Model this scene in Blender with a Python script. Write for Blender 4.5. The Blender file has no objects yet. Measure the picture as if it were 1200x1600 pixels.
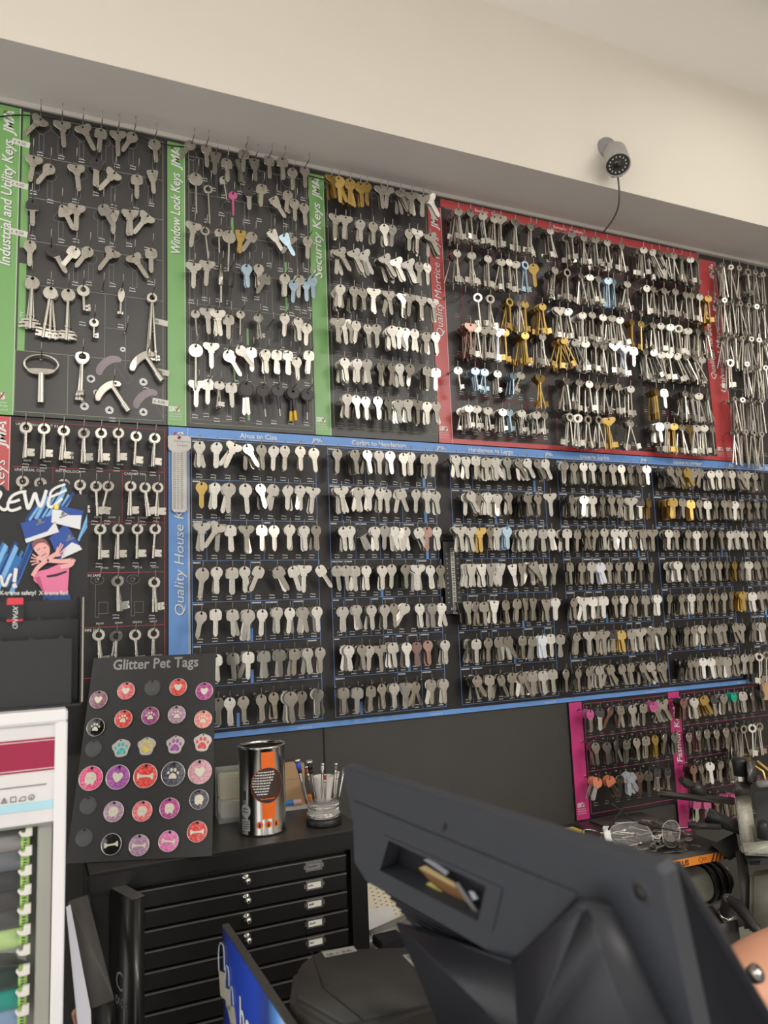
import bpy, bmesh, math, random, re
from mathutils import Vector, Matrix
from mathutils.geometry import tessellate_polygon
random.seed(7)
S = bpy.context.scene
COL = S.collection
PI = math.pi

# ------------------------------------------------------------------ camera
FPX = 1182.23                              # focal length in pixels of the 1200x1600 frame
YAW, PIT, ROL = [math.radians(a) for a in (24.449, 7.718, -2.315)]
EYE = Vector((0, 0, 1.55))
CF = Vector((math.sin(YAW)*math.cos(PIT), math.cos(YAW)*math.cos(PIT), math.sin(PIT)))
_r = Vector((math.cos(YAW), -math.sin(YAW), 0)); _u = _r.cross(CF)
CR = math.cos(ROL)*_r + math.sin(ROL)*_u
CU = -math.sin(ROL)*_r + math.cos(ROL)*_u
cam = bpy.data.cameras.new('camera'); camo = bpy.data.objects.new('camera', cam); COL.objects.link(camo)
camo.matrix_world = Matrix(((CR.x, CU.x, -CF.x, 0), (CR.y, CU.y, -CF.y, 0), (CR.z, CU.z, -CF.z, EYE.z), (0, 0, 0, 1)))
cam.sensor_fit = 'HORIZONTAL'; cam.sensor_width = 36; cam.lens = 36*FPX/1200
cam.clip_start = 0.02
cam.dof.use_dof = True; cam.dof.focus_distance = 1.5; cam.dof.aperture_fstop = 9.0
S.camera = camo

# ------------------------------------------------------------------ light and exposure
S.view_settings.view_transform = 'Standard'; S.view_settings.look = 'None'
S.view_settings.gamma = 1; S.view_settings.use_curve_mapping = False
S.view_settings.exposure = 0.13
wd = bpy.data.worlds.new('world'); S.world = wd; wd.use_nodes = True
wd.node_tree.nodes['Background'].inputs[0].default_value = (1.0, 0.975, 0.94, 1)
wd.node_tree.nodes['Background'].inputs[1].default_value = 1.65

def area(name, loc, size, power, color=(1, .96, .895), rot=(0, 0, 0), sy=None):
    l = bpy.data.lights.new(name, 'AREA'); l.energy = power; l.color = color
    l.shape = 'RECTANGLE'; l.size = size; l.size_y = sy or size
    o = bpy.data.objects.new(name, l); COL.objects.link(o); o.location = loc; o.rotation_euler = rot
    return o
CEIL = 2.916
LAMPS = ((1.62, .80, .40, .40, 1.9), (.45, -1.35, 1.1, .4, 31), (2.1, -1.35, 1.1, .4, 48))
for lx, ly, sx, sy, pw in LAMPS: area('ceiling_lamp_light', (lx, ly, CEIL-.03), sx, pw, sy=sy)

# ------------------------------------------------------------------ pixel -> point on a real plane
D = 1.45                                    # the key wall
def ray(x, y): return CR*((x-600)/FPX) - CU*((y-800)/FPX) + CF
def at(x, y, dep): return EYE + ray(x, y)*dep
def onY(x, y, Y): r = ray(x, y); return EYE + r*(Y/r.y)
def onZ(x, y, Z): r = ray(x, y); return EYE + r*((Z-EYE.z)/r.z)
def X_at(px, Y, Z):
    """x on the line (., Y, Z) that shows at image column px"""
    k = (px-600)/FPX
    # (p.CR) = k (p.CF), p=(X,Y,Z-eye)
    z = Z-EYE.z
    return (k*(Y*CF.y+z*CF.z) - (Y*CR.y+z*CR.z))/(CR.x-k*CF.x)

# ------------------------------------------------------------------ materials
MATS = {}
def mat(name, col, rough=.5, metal=0., var=.06, scale=30, bump=0., trans=0., emit=0., coat=0., ior=1.45, spec=.5, alpha=1.):
    if name in MATS: return MATS[name]
    m = bpy.data.materials.new(name); m.use_nodes = True
    nt = m.node_tree; b = nt.nodes['Principled BSDF']
    tc = nt.nodes.new('ShaderNodeTexCoord'); nz = nt.nodes.new('ShaderNodeTexNoise')
    nz.inputs['Scale'].default_value = scale; nz.inputs['Detail'].default_value = 3
    nt.links.new(tc.outputs['Object'], nz.inputs['Vector'])
    mx = nt.nodes.new('ShaderNodeMix'); mx.data_type = 'RGBA'
    nt.links.new(nz.outputs['Fac'], mx.inputs[0])
    mx.inputs[6].default_value = tuple(max(0, c*(1-var)) for c in col)+(1,)
    mx.inputs[7].default_value = tuple(min(1, c*(1+var)) for c in col)+(1,)
    nt.links.new(mx.outputs[2], b.inputs['Base Color'])
    b.inputs['Roughness'].default_value = rough; b.inputs['Metallic'].default_value = metal
    b.inputs['IOR'].default_value = ior
    b.inputs['Transmission Weight'].default_value = trans
    b.inputs['Coat Weight'].default_value = coat
    b.inputs['Specular IOR Level'].default_value = spec
    if alpha < 1: b.inputs['Alpha'].default_value = alpha
    if emit: b.inputs['Emission Color'].default_value = col+(1,); b.inputs['Emission Strength'].default_value = emit
    if bump:
        bp = nt.nodes.new('ShaderNodeBump'); bp.inputs['Strength'].default_value = bump; bp.inputs['Distance'].default_value = .002
        nt.links.new(nz.outputs['Fac'], bp.inputs['Height']); nt.links.new(bp.outputs[0], b.inputs['Normal'])
    MATS[name] = m; return m
def glitter(name, col):
    m = mat(name, col, .3, 0, .1, coat=.6)
    nt = m.node_tree; b = nt.nodes['Principled BSDF']
    v = nt.nodes.new('ShaderNodeTexVoronoi'); v.inputs['Scale'].default_value = 900
    tc = nt.nodes.new('ShaderNodeTexCoord'); nt.links.new(tc.outputs['Object'], v.inputs['Vector'])
    rp = nt.nodes.new('ShaderNodeValToRGB'); rp.color_ramp.elements[0].position = .3; rp.color_ramp.elements[1].position = .75
    rp.color_ramp.elements[0].color = tuple(c*.8 for c in col)+(1,); rp.color_ramp.elements[1].color = tuple(min(1, c*1.1+.12) for c in col)+(1,)
    sp = nt.nodes.new('ShaderNodeSeparateColor'); nt.links.new(v.outputs['Color'], sp.inputs[0])
    nt.links.new(sp.outputs[0], rp.inputs[0]); nt.links.new(rp.outputs[0], b.inputs['Base Color'])
    return m
NICK = mat('nickel', (.50, .475, .42), .27, 1, .18, 140)
NICKD = mat('nickel_dull', (.30, .285, .255), .33, 1, .18, 140)
BRASS = mat('brass', (.50, .35, .12), .33, 1, .12, 60)
KEYK = mat('key_dark', (.055, .05, .05), .4, 0, .1)
KEYB = mat('key_blue', (.36, .47, .55), .3, .9, .05)
KEYR = mat('key_copper', (.36, .24, .20), .34, 1, .1)
KEYP = mat('key_pink', (.50, .10, .26), .4, 0, .1)
KEYE = mat('key_green', (.01, .35, .24), .35, 0, .1)
KEYW = mat('key_pale', (.8, .84, .9), .3, .6, .05)
KEYO = mat('key_orange', (.65, .22, .12), .4, 0, .1)
KMAT = {'': NICK, 'D': NICKD, 'G': BRASS, 'K': KEYK, 'B': KEYB, 'R': KEYR, 'P': KEYP, 'E': KEYE, 'W': KEYW, 'O': KEYO}
STEEL = mat('steel_wire', (.30, .27, .24), .38, 1, .1)
BOARD = mat('board_black', (.020, .0175, .0175), .36, 0, .25, 14, bump=.05)
LINEW = mat('print_white', (.78, .78, .76), .45)
LINEG = mat('print_grey', (.30, .30, .29), .5)
LINEB = mat('print_blue', (.17, .32, .66), .45)
LINER = mat('print_red', (.45, .05, .06), .45)
LINEGR = mat('print_olive', (.30, .38, .22), .5)
GREEN = mat('strip_green', (.18, .42, .12), .36, 0, .04, 6, spec=1.)
BLUE = mat('strip_blue', (.155, .34, .74), .38, 0, .04, 6)
RED = mat('strip_red', (.54, .06, .065), .36, 0, .04, 6, spec=1.)
BOARDU = mat('board_laminated', (.024, .021, .021), .40, 0, .25, 14, bump=.05, spec=1.)
PINK = mat('strip_pink', (.60, .05, .22), .38, 0, .04, 6)
PLASTER = mat('plaster_cream', (.78, .73, .64), .8, 0, .03, 5, bump=.25)
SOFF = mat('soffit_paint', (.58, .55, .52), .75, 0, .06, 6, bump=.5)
CEILM = mat('ceiling_paint', (.90, .87, .82), .85, 0, .02, 4)
WALLK = mat('wall_black_panel', (.052, .050, .045), .5, 0, .12, 9, bump=.06)
PLASTK = mat('plastic_black', (.012, .0125, .014), .38, 0, .1, 20)
STICK = mat('sticker_white', (.72, .70, .64), .5)

# ------------------------------------------------------------------ mesh helpers
class MB:
    def __init__(s): s.v = []; s.f = []; s.m = []; s.mi = 0; s.sm = []
    def add(s, vs, fs, smooth=False):
        n = len(s.v); s.v += [tuple(v) for v in vs]
        for f in fs: s.f.append(tuple(i+n for i in f)); s.m.append(s.mi); s.sm.append(smooth)
        return s
    def box(s, lo, hi, M=None, bev=0.):
        x0, y0, z0 = lo; x1, y1, z1 = hi
        if bev <= 0:
            vs = [Vector(p) for p in ((x0,y0,z0),(x1,y0,z0),(x1,y1,z0),(x0,y1,z0),(x0,y0,z1),(x1,y0,z1),(x1,y1,z1),(x0,y1,z1))]
            fs = [(0,3,2,1),(4,5,6,7),(0,1,5,4),(1,2,6,5),(2,3,7,6),(3,0,4,7)]
        else:
            bm = bmesh.new(); bmesh.ops.create_cube(bm, size=1)
            for v in bm.verts: v.co = Vector(((x0+x1)/2+v.co.x*(x1-x0), (y0+y1)/2+v.co.y*(y1-y0), (z0+z1)/2+v.co.z*(z1-z0)))
            bmesh.ops.bevel(bm, geom=list(bm.edges), offset=bev, segments=2, affect='EDGES', clamp_overlap=True)
            bm.verts.index_update(); vs = [v.co.copy() for v in bm.verts]; fs = [tuple(v.index for v in f.verts) for f in bm.faces]; bm.free()
        if M is not None: vs = [M @ v for v in vs]
        return s.add(vs, fs)
    def tube(s, pts, r, n=8, cap=True, smooth=True):
        pts = [Vector(p) for p in pts]; rs = r if isinstance(r, (list, tuple)) else [r]*len(pts)
        vs = []; up = None
        for i, p in enumerate(pts):
            t = (pts[min(i+1, len(pts)-1)]-pts[max(i-1, 0)]).normalized()
            if up is None: up = t.orthogonal().normalized()
            up = (up - t*up.dot(t)).normalized() if (up - t*up.dot(t)).length > 1e-6 else t.orthogonal().normalized()
            w = t.cross(up)
            for k in range(n): a = 2*PI*k/n; vs.append(p+(up*math.cos(a)+w*math.sin(a))*rs[i])
        fs = []
        for i in range(len(pts)-1):
            for k in range(n): a = i*n+k; b = i*n+(k+1) % n; fs.append((a, b, b+n, a+n))
        s.add(vs, fs, smooth)
        if cap:
            s.add(vs[:n], [tuple(reversed(range(n)))]); s.add(vs[-n:], [tuple(range(n))])
        return s
    def lathe(s, prof, n=24, M=None, smooth=True):
        vs = []; fs = []
        for (r, z) in prof:
            for k in range(n): a = 2*PI*k/n; vs.append(Vector((r*math.cos(a), r*math.sin(a), z)))
        for i in range(len(prof)-1):
            for k in range(n): a = i*n+k; b = i*n+(k+1) % n; fs.append((a, b, b+n, a+n))
        if M is not None: vs = [M @ v for v in vs]
        return s.add(vs, fs, smooth)
    def disc(s, r, n=24, M=None):
        vs = [Vector((r*math.cos(2*PI*k/n), r*math.sin(2*PI*k/n), 0)) for k in range(n)]
        if M is not None: vs = [M @ v for v in vs]
        return s.add(vs, [tuple(range(n))])
    def prism(s, outer, holes=(), t=.002, ch=0., M=None):
        """flat outline in x,z, thickness t about y=0, edge chamfer ch"""
        def inset(loop, c):
            n = len(loop); out = []
            A = sum(loop[i][0]*loop[(i+1) % n][1]-loop[(i+1) % n][0]*loop[i][1] for i in range(n)); sg = 1 if A > 0 else -1
            for i in range(n):
                a, b, d = Vector(loop[i-1]), Vector(loop[i]), Vector(loop[(i+1) % n])
                e1 = (b-a); e2 = (d-b)
                nn = Vector((-(e1.y+e2.y), e1.x+e2.x))*sg
                if nn.length > 1e-9: nn.normalize()
                out.append((b.x+nn.x*c, b.y+nn.y*c))
            return out
        loops = [list(outer)]+[list(h) for h in holes]
        caps = [inset(loops[0], ch)]+loops[1:] if ch else loops
        flat = [p for l in caps for p in l]
        tris = tessellate_polygon([[Vector((p[0], p[1], 0)) for p in l] for l in caps])
        N = len(flat); h = t/2
        vs = [(p[0], -h, p[1]) for p in flat]+[(p[0], h, p[1]) for p in flat]
        fs = []
        for a, b, c in tris:
            p, q, r = flat[a], flat[b], flat[c]
            if (q[0]-p[0])*(r[1]-p[1])-(q[1]-p[1])*(r[0]-p[0]) < 0: b, c = c, b
            fs.append((a, b, c)); fs.append((a+N, c+N, b+N))
        base = 0
        for li, l in enumerate(loops):
            n = len(l)
            A = sum(l[i][0]*l[(i+1) % n][1]-l[(i+1) % n][0]*l[i][1] for i in range(n))
            fl = (A > 0) == (li == 0)
            if li == 0 and ch:
                o = len(vs); vs += [(p[0], -h+ch, p[1]) for p in l]+[(p[0], h-ch, p[1]) for p in l]
                for i in range(n):
                    j = (i+1) % n
                    for q in ((i, o+i, o+j, j), (o+i, o+n+i, o+n+j, o+j), (o+n+i, N+i, N+j, o+n+j)): fs.append(q if fl else tuple(reversed(q)))
            else:
                for i in range(n):
                    j = (i+1) % n; q = (base+i, base+i+N, base+j+N, base+j)
                    fs.append(q if fl else tuple(reversed(q)))
            base += n
        vs = [Vector(v) for v in vs]
        if M is not None: vs = [M @ v for v in vs]
        return s.add(vs, fs)
    def mesh(s, name, mats):
        me = bpy.data.meshes.new(name); me.from_pydata(s.v, [], s.f)
        for m in (mats if isinstance(mats, (list, tuple)) else [mats]): me.materials.append(m)
        me.polygons.foreach_set('material_index', s.m); me.polygons.foreach_set('use_smooth', s.sm)
        me.update(); return me
    def build(s, name, mats, parent=None, loc=None):
        return link(name, s.mesh(name, mats), parent, loc)
def link(name, me, parent=None, loc=None, M=None):
    o = bpy.data.objects.new(name, me); COL.objects.link(o)
    if parent: o.parent = parent
    if loc is not None: o.location = loc
    if M is not None: o.matrix_world = M
    return o
def tag(o, label=None, cat=None, group=None, kind=None):
    for k, v in (('label', label), ('category', cat), ('group', group), ('kind', kind)):
        if v: o[k] = v
    return o
def thing(name, loc, label, cat, group=None, rz=0, M=None):
    o = bpy.data.objects.new(name, None); COL.objects.link(o); o.empty_display_size = .02
    if M is not None: o.matrix_world = M
    else: o.location = loc; o.rotation_euler = (0, 0, rz)
    return tag(o, label, cat, group)
_tc = {}
def text_geo(txt, size, bold=0., shear=0., align='LEFT', spacing=1.):
    k = (txt, size, bold, shear, align, spacing)
    if k in _tc: return _tc[k]
    cu = bpy.data.curves.new('t', 'FONT'); cu.body = txt; cu.size = size; cu.offset = bold*size; cu.shear = shear
    cu.align_x = align; cu.space_character = spacing; cu.resolution_u = 2; cu.fill_mode = 'FRONT'
    o = bpy.data.objects.new('t', cu); COL.objects.link(o)
    dg = bpy.context.evaluated_depsgraph_get(); me = bpy.data.meshes.new_from_object(o.evaluated_get(dg))
    r = ([v.co.copy() for v in me.vertices], [tuple(p.vertices) for p in me.polygons])
    bpy.data.objects.remove(o); bpy.data.meshes.remove(me); bpy.data.curves.remove(cu)
    if bold and r[0] and (max(v.y for v in r[0]) > 1.6*size or min(v.y for v in r[0]) < -.8*size or min(v.x for v in r[0]) < -.6*size-(10 if align != 'LEFT' else 0)):
        r = text_geo(txt, size, bold*.6 if bold > .004 else 0., shear, align, spacing)     # glyph outlines that spike when emboldened
    _tc[k] = r; return r
def put_text(mb, txt, size, M, **kw):
    vs, fs = text_geo(txt, size, **kw); mb.add([M @ v for v in vs], fs)
def wallM(x, z, y=D, ang=0):               # text plane: local x -> right along wall, local y -> up
    return Matrix.Translation((x, y, z)) @ Matrix.Rotation(PI/2, 4, 'X') @ Matrix.Rotation(ang, 4, 'Z')
def chaikin(p, n=2, closed=True):
    for _ in range(n):
        q = []
        for i in range(len(p)):
            a, b = p[i], p[(i+1) % len(p)]
            q += [(a[0]*.75+b[0]*.25, a[1]*.75+b[1]*.25), (a[0]*.25+b[0]*.75, a[1]*.25+b[1]*.75)]
        p = q
    return p
def circ(r, cx=0, cz=0, n=16): return [(cx+r*math.cos(2*PI*i/n), cz+r*math.sin(2*PI*i/n)) for i in range(n)]

# ================================================================== the room
def struct(name, mb, m, kind='structure'): return tag(mb.build(name, m), kind=kind)
FY = 1.29                                   # face of the bulkhead over the key wall
struct('wall_back', MB().box((-1.6, D+.006, 0), (3.6, D+.1, 2.528)), WALLK)
struct('trim_1', MB().box((-1.6, D-.004, 2.519), (3.6, D+.006, 2.528)), mat('caulk', (.55, .52, .48), .7))
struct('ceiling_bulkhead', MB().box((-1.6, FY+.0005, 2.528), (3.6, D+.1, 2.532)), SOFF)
struct('wall_upper', MB().box((-1.6, FY, 2.5285), (3.6, D+.1, CEIL)), PLASTER)
struct('ceiling', MB().box((-1.6, -2.6, CEIL), (3.6, D+.1, CEIL+.05)), CEILM)
struct('floor', MB().box((-1.6, -2.6, -.05), (3.6, D+.1, 0)), mat('floor_vinyl', (.55, .52, .48), .5))
ADDEDW = mat('added_wall', (.30, .27, .24), .7)
for i_, (a_, b_, c_, d_) in enumerate(((-1.6, 3.6, 0, .75), (-1.6, 3.6, 2.35, CEIL), (-1.6, -.9, .75, 2.35), (.35, 1.15, .75, 2.35), (2.5, 3.6, .75, 2.35))):
    struct('added_wall_front', MB().box((a_, -2.7, c_), (b_, -2.6, d_)), ADDEDW)  # unseen wall added to give the keys dark and bright reflections
struct('wall_right', MB().box((3.6, -2.7, 0), (3.7, D+.1, CEIL)), mat('shop_side', (.40, .37, .33), .7))
mb = MB()
for xx in (.512, 1.12): mb.box((xx-.0015, D+.0045, 0), (xx+.0015, D+.0062, 1.335))
struct('trim_2', mb, mat('seam_dark', (.005, .005, .005), .6))
for i, (lx, ly, sx, sy) in enumerate([(a, b, c+.05, d+.05) for a, b, c, d, e in LAMPS]):
    t = thing('ceiling_lamp', (lx, ly, CEIL), ('square ceiling lamp above the key wall', 'long ceiling lamp behind the viewer, towards the left wall', 'long ceiling lamp behind the viewer, towards the right wall')[i], 'lamp')
    MB().box((-sx/2, -sy/2, -.02), (sx/2, sy/2, 0)).build('housing', mat('lamp_white', (.8, .8, .8), .5), t)

# ================================================================== key shapes (origin in the hole, blade down, thickness on y)
mm = .001
def P(pts): return [(a*mm, b*mm) for a, b in pts]
def blade(w, top, L, two=False):
    w2 = w/2
    pts = [(-w2, top), (-w2, -L+5), (-w2+3, -L), (w2-2.2, -L), (w2, -L+4), (w2, top)]
    return pts
def head_outline(k):
    if k == 'r': return circ(11.2, 0, -6.8, 20), 3.2
    if k == 'o': return circ(13.2, 0, -8.2, 22), 3.4
    if k == 's': return chaikin([(-11, 4), (11, 4), (12, -16), (6, -18), (-6, -18), (-12, -16)], 2), 3.
    if k == 'w': return chaikin([(-13, 5), (-4, 3.5), (4, 3.5), (13, 5), (17, -1), (13, -9), (5.5, -13), (5, -17), (-5, -17), (-5.5, -13), (-13, -9), (-17, -1)], 2), 3.
    if k == 'v': return chaikin([(-10, 4), (10, 4), (12, 0), (7, -18), (5, -21), (-5, -21), (-7, -18), (-12, 0)], 2), 3.
    if k == 'x': return chaikin([(-7, 5), (7, 5), (14, -7), (6, -18), (-6, -18), (-14, -7)], 1), 3.
    if k == 't': return chaikin([(-4, 4), (4, 4), (16, -16), (9, -20), (-9, -20), (-16, -16)], 2), 3.
BOT = dict(r=-16, o=-19, s=-15, w=-14, v=-18, x=-15, t=-17)
LEN = dict(r=46, o=54, s=47, w=49, v=46, x=44, t=48)
def cyl_key(k, lite=False, scale=1.):
    mb = MB(); o, hr = head_outline(k)
    if lite: o = o[::2]
    mb.prism(P(o), [P(circ(hr*.72, 0, -.6, 6 if lite else 10))], 2.2*mm, 0 if lite else .45*mm)
    w = 8.6; top = BOT[k]+2
    mb.prism(P(blade(w, top, LEN[k])), (), (2.0 if lite else 1.3)*mm, 0 if lite else .2*mm)
    if not lite:
        mb.prism(P([(-6, top-1), (-6, top-4.5), (-4, top-5.5), (5, top-5.5), (6.3, top-4), (6.3, top-1)]), (), 2.15*mm)   # shoulders
        for a, b in ((-4.2, -2.5), (-.9, .5), (1.9, 2.6), (3.5, 4.3)):                                                    # milled grooves leave ridges
            mb.box((a*mm, -1.45*mm, (-LEN[k]+5)*mm), (b*mm, 1.45*mm, (top-5)*mm))
        zc = -9.6                                                          # stamped maker's panel: raised frame with small marks
        for a, b, c, d in ((-6.4, 6.4, zc+2.1, zc+2.6), (-6.4, 6.4, zc-2.6, zc-2.1), (-6.4, -5.9, zc-2.6, zc+2.6), (5.9, 6.4, zc-2.6, zc+2.6)): mb.box((a*mm, -1.45*mm, c*mm), (b*mm, 1.45*mm, d*mm))
        for q in range(5): mb.box(((-4.6+q*2)*mm, -1.45*mm, (zc-1.1)*mm), ((-3.5+q*2)*mm, 1.45*mm, (zc+1.1)*mm))
    return mb
def rod_key(bow='m', L=74, rr=2.5, bit=(12, 13), lite=False, bowr=11):
    """bow + round shank + flag bit"""
    mb = MB(); n = 10 if lite else 18
    if bow == 'm': mb.prism(P([(x, z*.85) for x, z in circ(bowr, 0, -7.5, n)]), [P(circ(2.4, 0, -.6, 8))], 2.6*mm, 0 if lite else .5*mm); st = -13
    elif bow == 'q': mb.prism(P(circ(bowr, 0, -bowr+5.5, n)), [P(circ(bowr-5, 0, -bowr+5.5, n//2+3))], 2.8*mm, 0 if lite else .6*mm); st = -bowr*2+8
    elif bow == 'p': mb.prism(P(head_outline('w')[0][::2 if lite else 1]), [P(circ(2.4, 0, -.6, 8))], 2.6*mm, 0 if lite else .5*mm); st = -13
    k = 6 if lite else 10
    mb.tube([(0, 0, st*mm), (0, 0, -L*mm)], rr*mm, k)
    if not lite:
        for zz in (st-3, -L+22):
            mb.tube([(0, 0, zz*mm), (0, 0, (zz-2.2)*mm)], (rr+1)*mm, k)
    if bit:
        bw, bh = bit; z1 = -L+3+bh; z0 = -L+3
        o = [(1, z1), (bw, z1), (bw, z1-bh*.4), (bw-2.2, z1-bh*.4), (bw-2.2, z1-bh*.55), (bw, z1-bh*.55), (bw, z0), (1, z0)] if not lite else [(1, z1), (bw, z1), (bw, z0), (1, z0)]
        mb.prism(P(list(reversed(o))), (), 2*mm)
    return mb
TEMPL = {}
for k in 'roswvxt':
    TEMPL[k] = cyl_key(k); TEMPL[k+'_'] = cyl_key(k, True)
for k in 'mqp':
    TEMPL[k] = rod_key(k); TEMPL[k+'_'] = rod_key(k, lite=True)
TEMPL['n'] = rod_key('m', 50, 2.2, (9, 9)); TEMPL['n_'] = rod_key('m', 50, 2.2, (9, 9), True)          # short lever key
TEMPL['k'] = rod_key('q', 58, 2.6, (14, 13), bowr=10.5); TEMPL['k_'] = rod_key('q', 58, 2.6, (14, 13), True, bowr=10.5)
TEMPL['l'] = rod_key('q', 92, 2.2, None, bowr=8); TEMPL['l_'] = TEMPL['l']                             # long thin rods of the universal board
_km = {}
def two_tone(k, c): return k[0] in BOT and c in ('P', 'O', 'E', 'K')
def key_mesh(k, c):
    if (k, c) not in _km:
        t = TEMPL[k]
        if two_tone(k, c):               # coloured head on a steel blade
            t.m = [1 if sum(t.v[i][2] for i in f)/len(f) < (BOT[k[0]]-.5)*mm else 0 for f in t.f]
            _km[(k, c)] = t.mesh('key_'+k.strip('_'), [KMAT[c], NICK]); t.m = [0]*len(t.f)
        else: _km[(k, c)] = t.mesh('key_'+k.strip('_'), KMAT[c])
    return _km[(k, c)]
SHAPE = dict(r='round-headed', o='large round-headed', s='square-headed', w='wide-bowed', v='taper-headed', x='six-sided', t='triangular',
             m='round-bowed', q='ring-bowed', p='wide-bowed', n='short round-bowed', k='ring-bowed', l='long rod')
CNAME = {'': 'silver', 'D': 'dull grey', 'G': 'brass', 'K': 'black', 'B': 'bluish silver', 'R': 'coppery', 'P': 'pink', 'E': 'green', 'W': 'bright pale', 'O': 'orange'}
ORD = ['', 'first', 'second', 'third', 'fourth', 'fifth', 'sixth', 'seventh', 'eighth', 'ninth', 'tenth', 'eleventh', 'twelfth', 'thirteenth']
HOOKL = .048
_hm = MB(); _hm.tube([(0, 0, 0), (0, -.02, 0), (0, -HOOKL+.003, .0006), (0, -HOOKL, .004), (0, -HOOKL-.001, .015)], .00105, 6)
_hm.lathe([(.0034, 0), (.0034, .0012), (0.0012, .002)], 10, Matrix.Rotation(PI/2, 4, 'X'))
HOOK = _hm.mesh('hook', STEEL)
STUFF = {'cylinder': [], 'mortice': []}
STACK_MORT = True
COUNT = {'cylinder': 0, 'mortice': 0}
LIMIT = {'cylinder': 300, 'mortice': 300}
class Board:
    """an Empty at the lower left corner of the board; everything printed or fixed on it is a child"""
    def __init__(s, name, x0, x1, z0, z1, label, short, t=.006):
        s.x0, s.x1, s.z0, s.z1 = x0, x1, z0, z1; s.short = short
        s.o = thing(name, (x0, D, z0), label, 'key board')
        s.pr = {}
        MB().box((0, 0, 0), (x1-x0, t, z1-z0)).build('backing', BOARDU if z0 > 1.9 else BOARD, s.o)
    def ink(s, m, name='printed_lines'):
        if name not in s.pr: s.pr[name] = (MB(), [])
        mb, ms = s.pr[name]
        if m not in ms: ms.append(m)
        mb.mi = ms.index(m); return mb
    def rect(s, x0, z0, x1, z1, m, name='printed_lines', lift=.0004):
        s.ink(m, name).box((x0-s.x0, -lift, z0-s.z0), (x1-s.x0, 0, z1-s.z0))
    def text(s, txt, size, x, z, m=LINEW, name='lettering', ang=0, lift=.0009, **kw):
        put_text(s.ink(m, name), txt, size, Matrix.Translation((-s.x0, -D, -s.z0)) @ wallM(x, z, D-lift, ang), **kw)
    def loop(s, pts, x, z, m, w=.0005, closed=True, name='key_outlines'):
        mb = s.ink(m, name)
        n = len(pts)
        for i in range(n if closed else n-1):
            a = Vector(pts[i]); b = Vector(pts[(i+1) % n]); d = (b-a)
            if d.length < 1e-6: continue
            nn = Vector((-d.y, d.x)).normalized()*w/2
            q = [a-nn, b-nn, b+nn, a+nn]
            mb.add([(p.x+x-s.x0, -.0006, p.y+z-s.z0) for p in q], [(0, 1, 2, 3)])
    def marks(s, x, z, m=LINEW, seed=0):
        """the small printed key profile and code below a hook"""
        R = random.Random(seed); mb = s.ink(m, 'printed_codes')
        a = x-s.x0; c = z-s.z0
        pts = [(-.0055, 0), (-.003, .0015+R.random()*.001), (-.001, .0004), (.002, .0012), (.0055, -.0003)]
        for i in range(4):
            p, q = pts[i], pts[i+1]
            mb.add([(a+p[0], -.0006, c+p[1]), (a+q[0], -.0006, c+q[1]), (a+q[0], -.0006, c+q[1]+.0012), (a+p[0], -.0006, c+p[1]+.0012)], [(0, 1, 2, 3)])
        w = -.0055
        while w < .005:
            u = .0008+R.random()*.0008; h = .0014+R.random()*.001
            mb.add([(a+w, -.0006, c-.005), (a+w+u, -.0006, c-.005), (a+w+u, -.0006, c-.005+h), (a+w, -.0006, c-.005+h)], [(0, 1, 2, 3)]); w += u+.0005
    def done(s):
        for nm, (mb, ms) in s.pr.items(): mb.build(nm, ms, s.o)
        s.pr = {}
    def hook(s, x, z): link('hook', HOOK, s.o, (x-s.x0, 0, z-s.z0))

TOK = re.compile(r'(\d+)([a-z])([A-Z]?)(\d*)([<>]?)')
def hang(board, kind, name, x, z, k, c, n, tilt, off, where, group, yaw=None):
    """n keys on one hook, the front one at distance off from the board"""
    R = random
    base_y = (yaw if yaw is not None else R.uniform(-.42, .2))
    for i in range(n):
        lite = i > 0
        sp = min(.0044, (off-.006)/max(1, n))
        y = D-off+i*sp
        a = math.radians({'<': 27, '>': -27, '': 0}[tilt])*(1 if i == 0 or R.random() < .75 else R.uniform(-.6, .5))+R.gauss(0, .07 if i == 0 else .13)
        M = Matrix.Translation((x, y, z-.0009)) @ Matrix.Rotation(a, 4, 'Y') @ Matrix.Rotation(base_y+R.gauss(0, .10), 4, 'Z') @ Matrix.Rotation(R.gauss(.02, .05), 4, 'X')
        if k in 'mqpk' and R.random() < .45 and name != 'x': M = M @ Matrix.Rotation(PI, 4, 'Z')
        cc = c
        if not c and i and R.random() < .3: cc = 'D'
        if kind in STUFF and (COUNT[kind] >= LIMIT[kind] or (kind == 'cylinder' and i > 0) or (kind == 'mortice' and i > 0 and board.x0 > .9)):
            STUFF[kind].append((k+'_', cc, M)); continue
        o = link(name, key_mesh(k+('_' if lite else ''), cc), None, None, M)
        if i == 0: lab = '%s %s key at the front of %s' % (CNAME[cc], SHAPE[k], where)
        else: lab = 'key behind the front one on %s' % where
        tag(o, lab, 'key', group if i == 0 else ('keys stacked on %s' % where))
        if kind in COUNT: COUNT[kind] += 1

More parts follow.
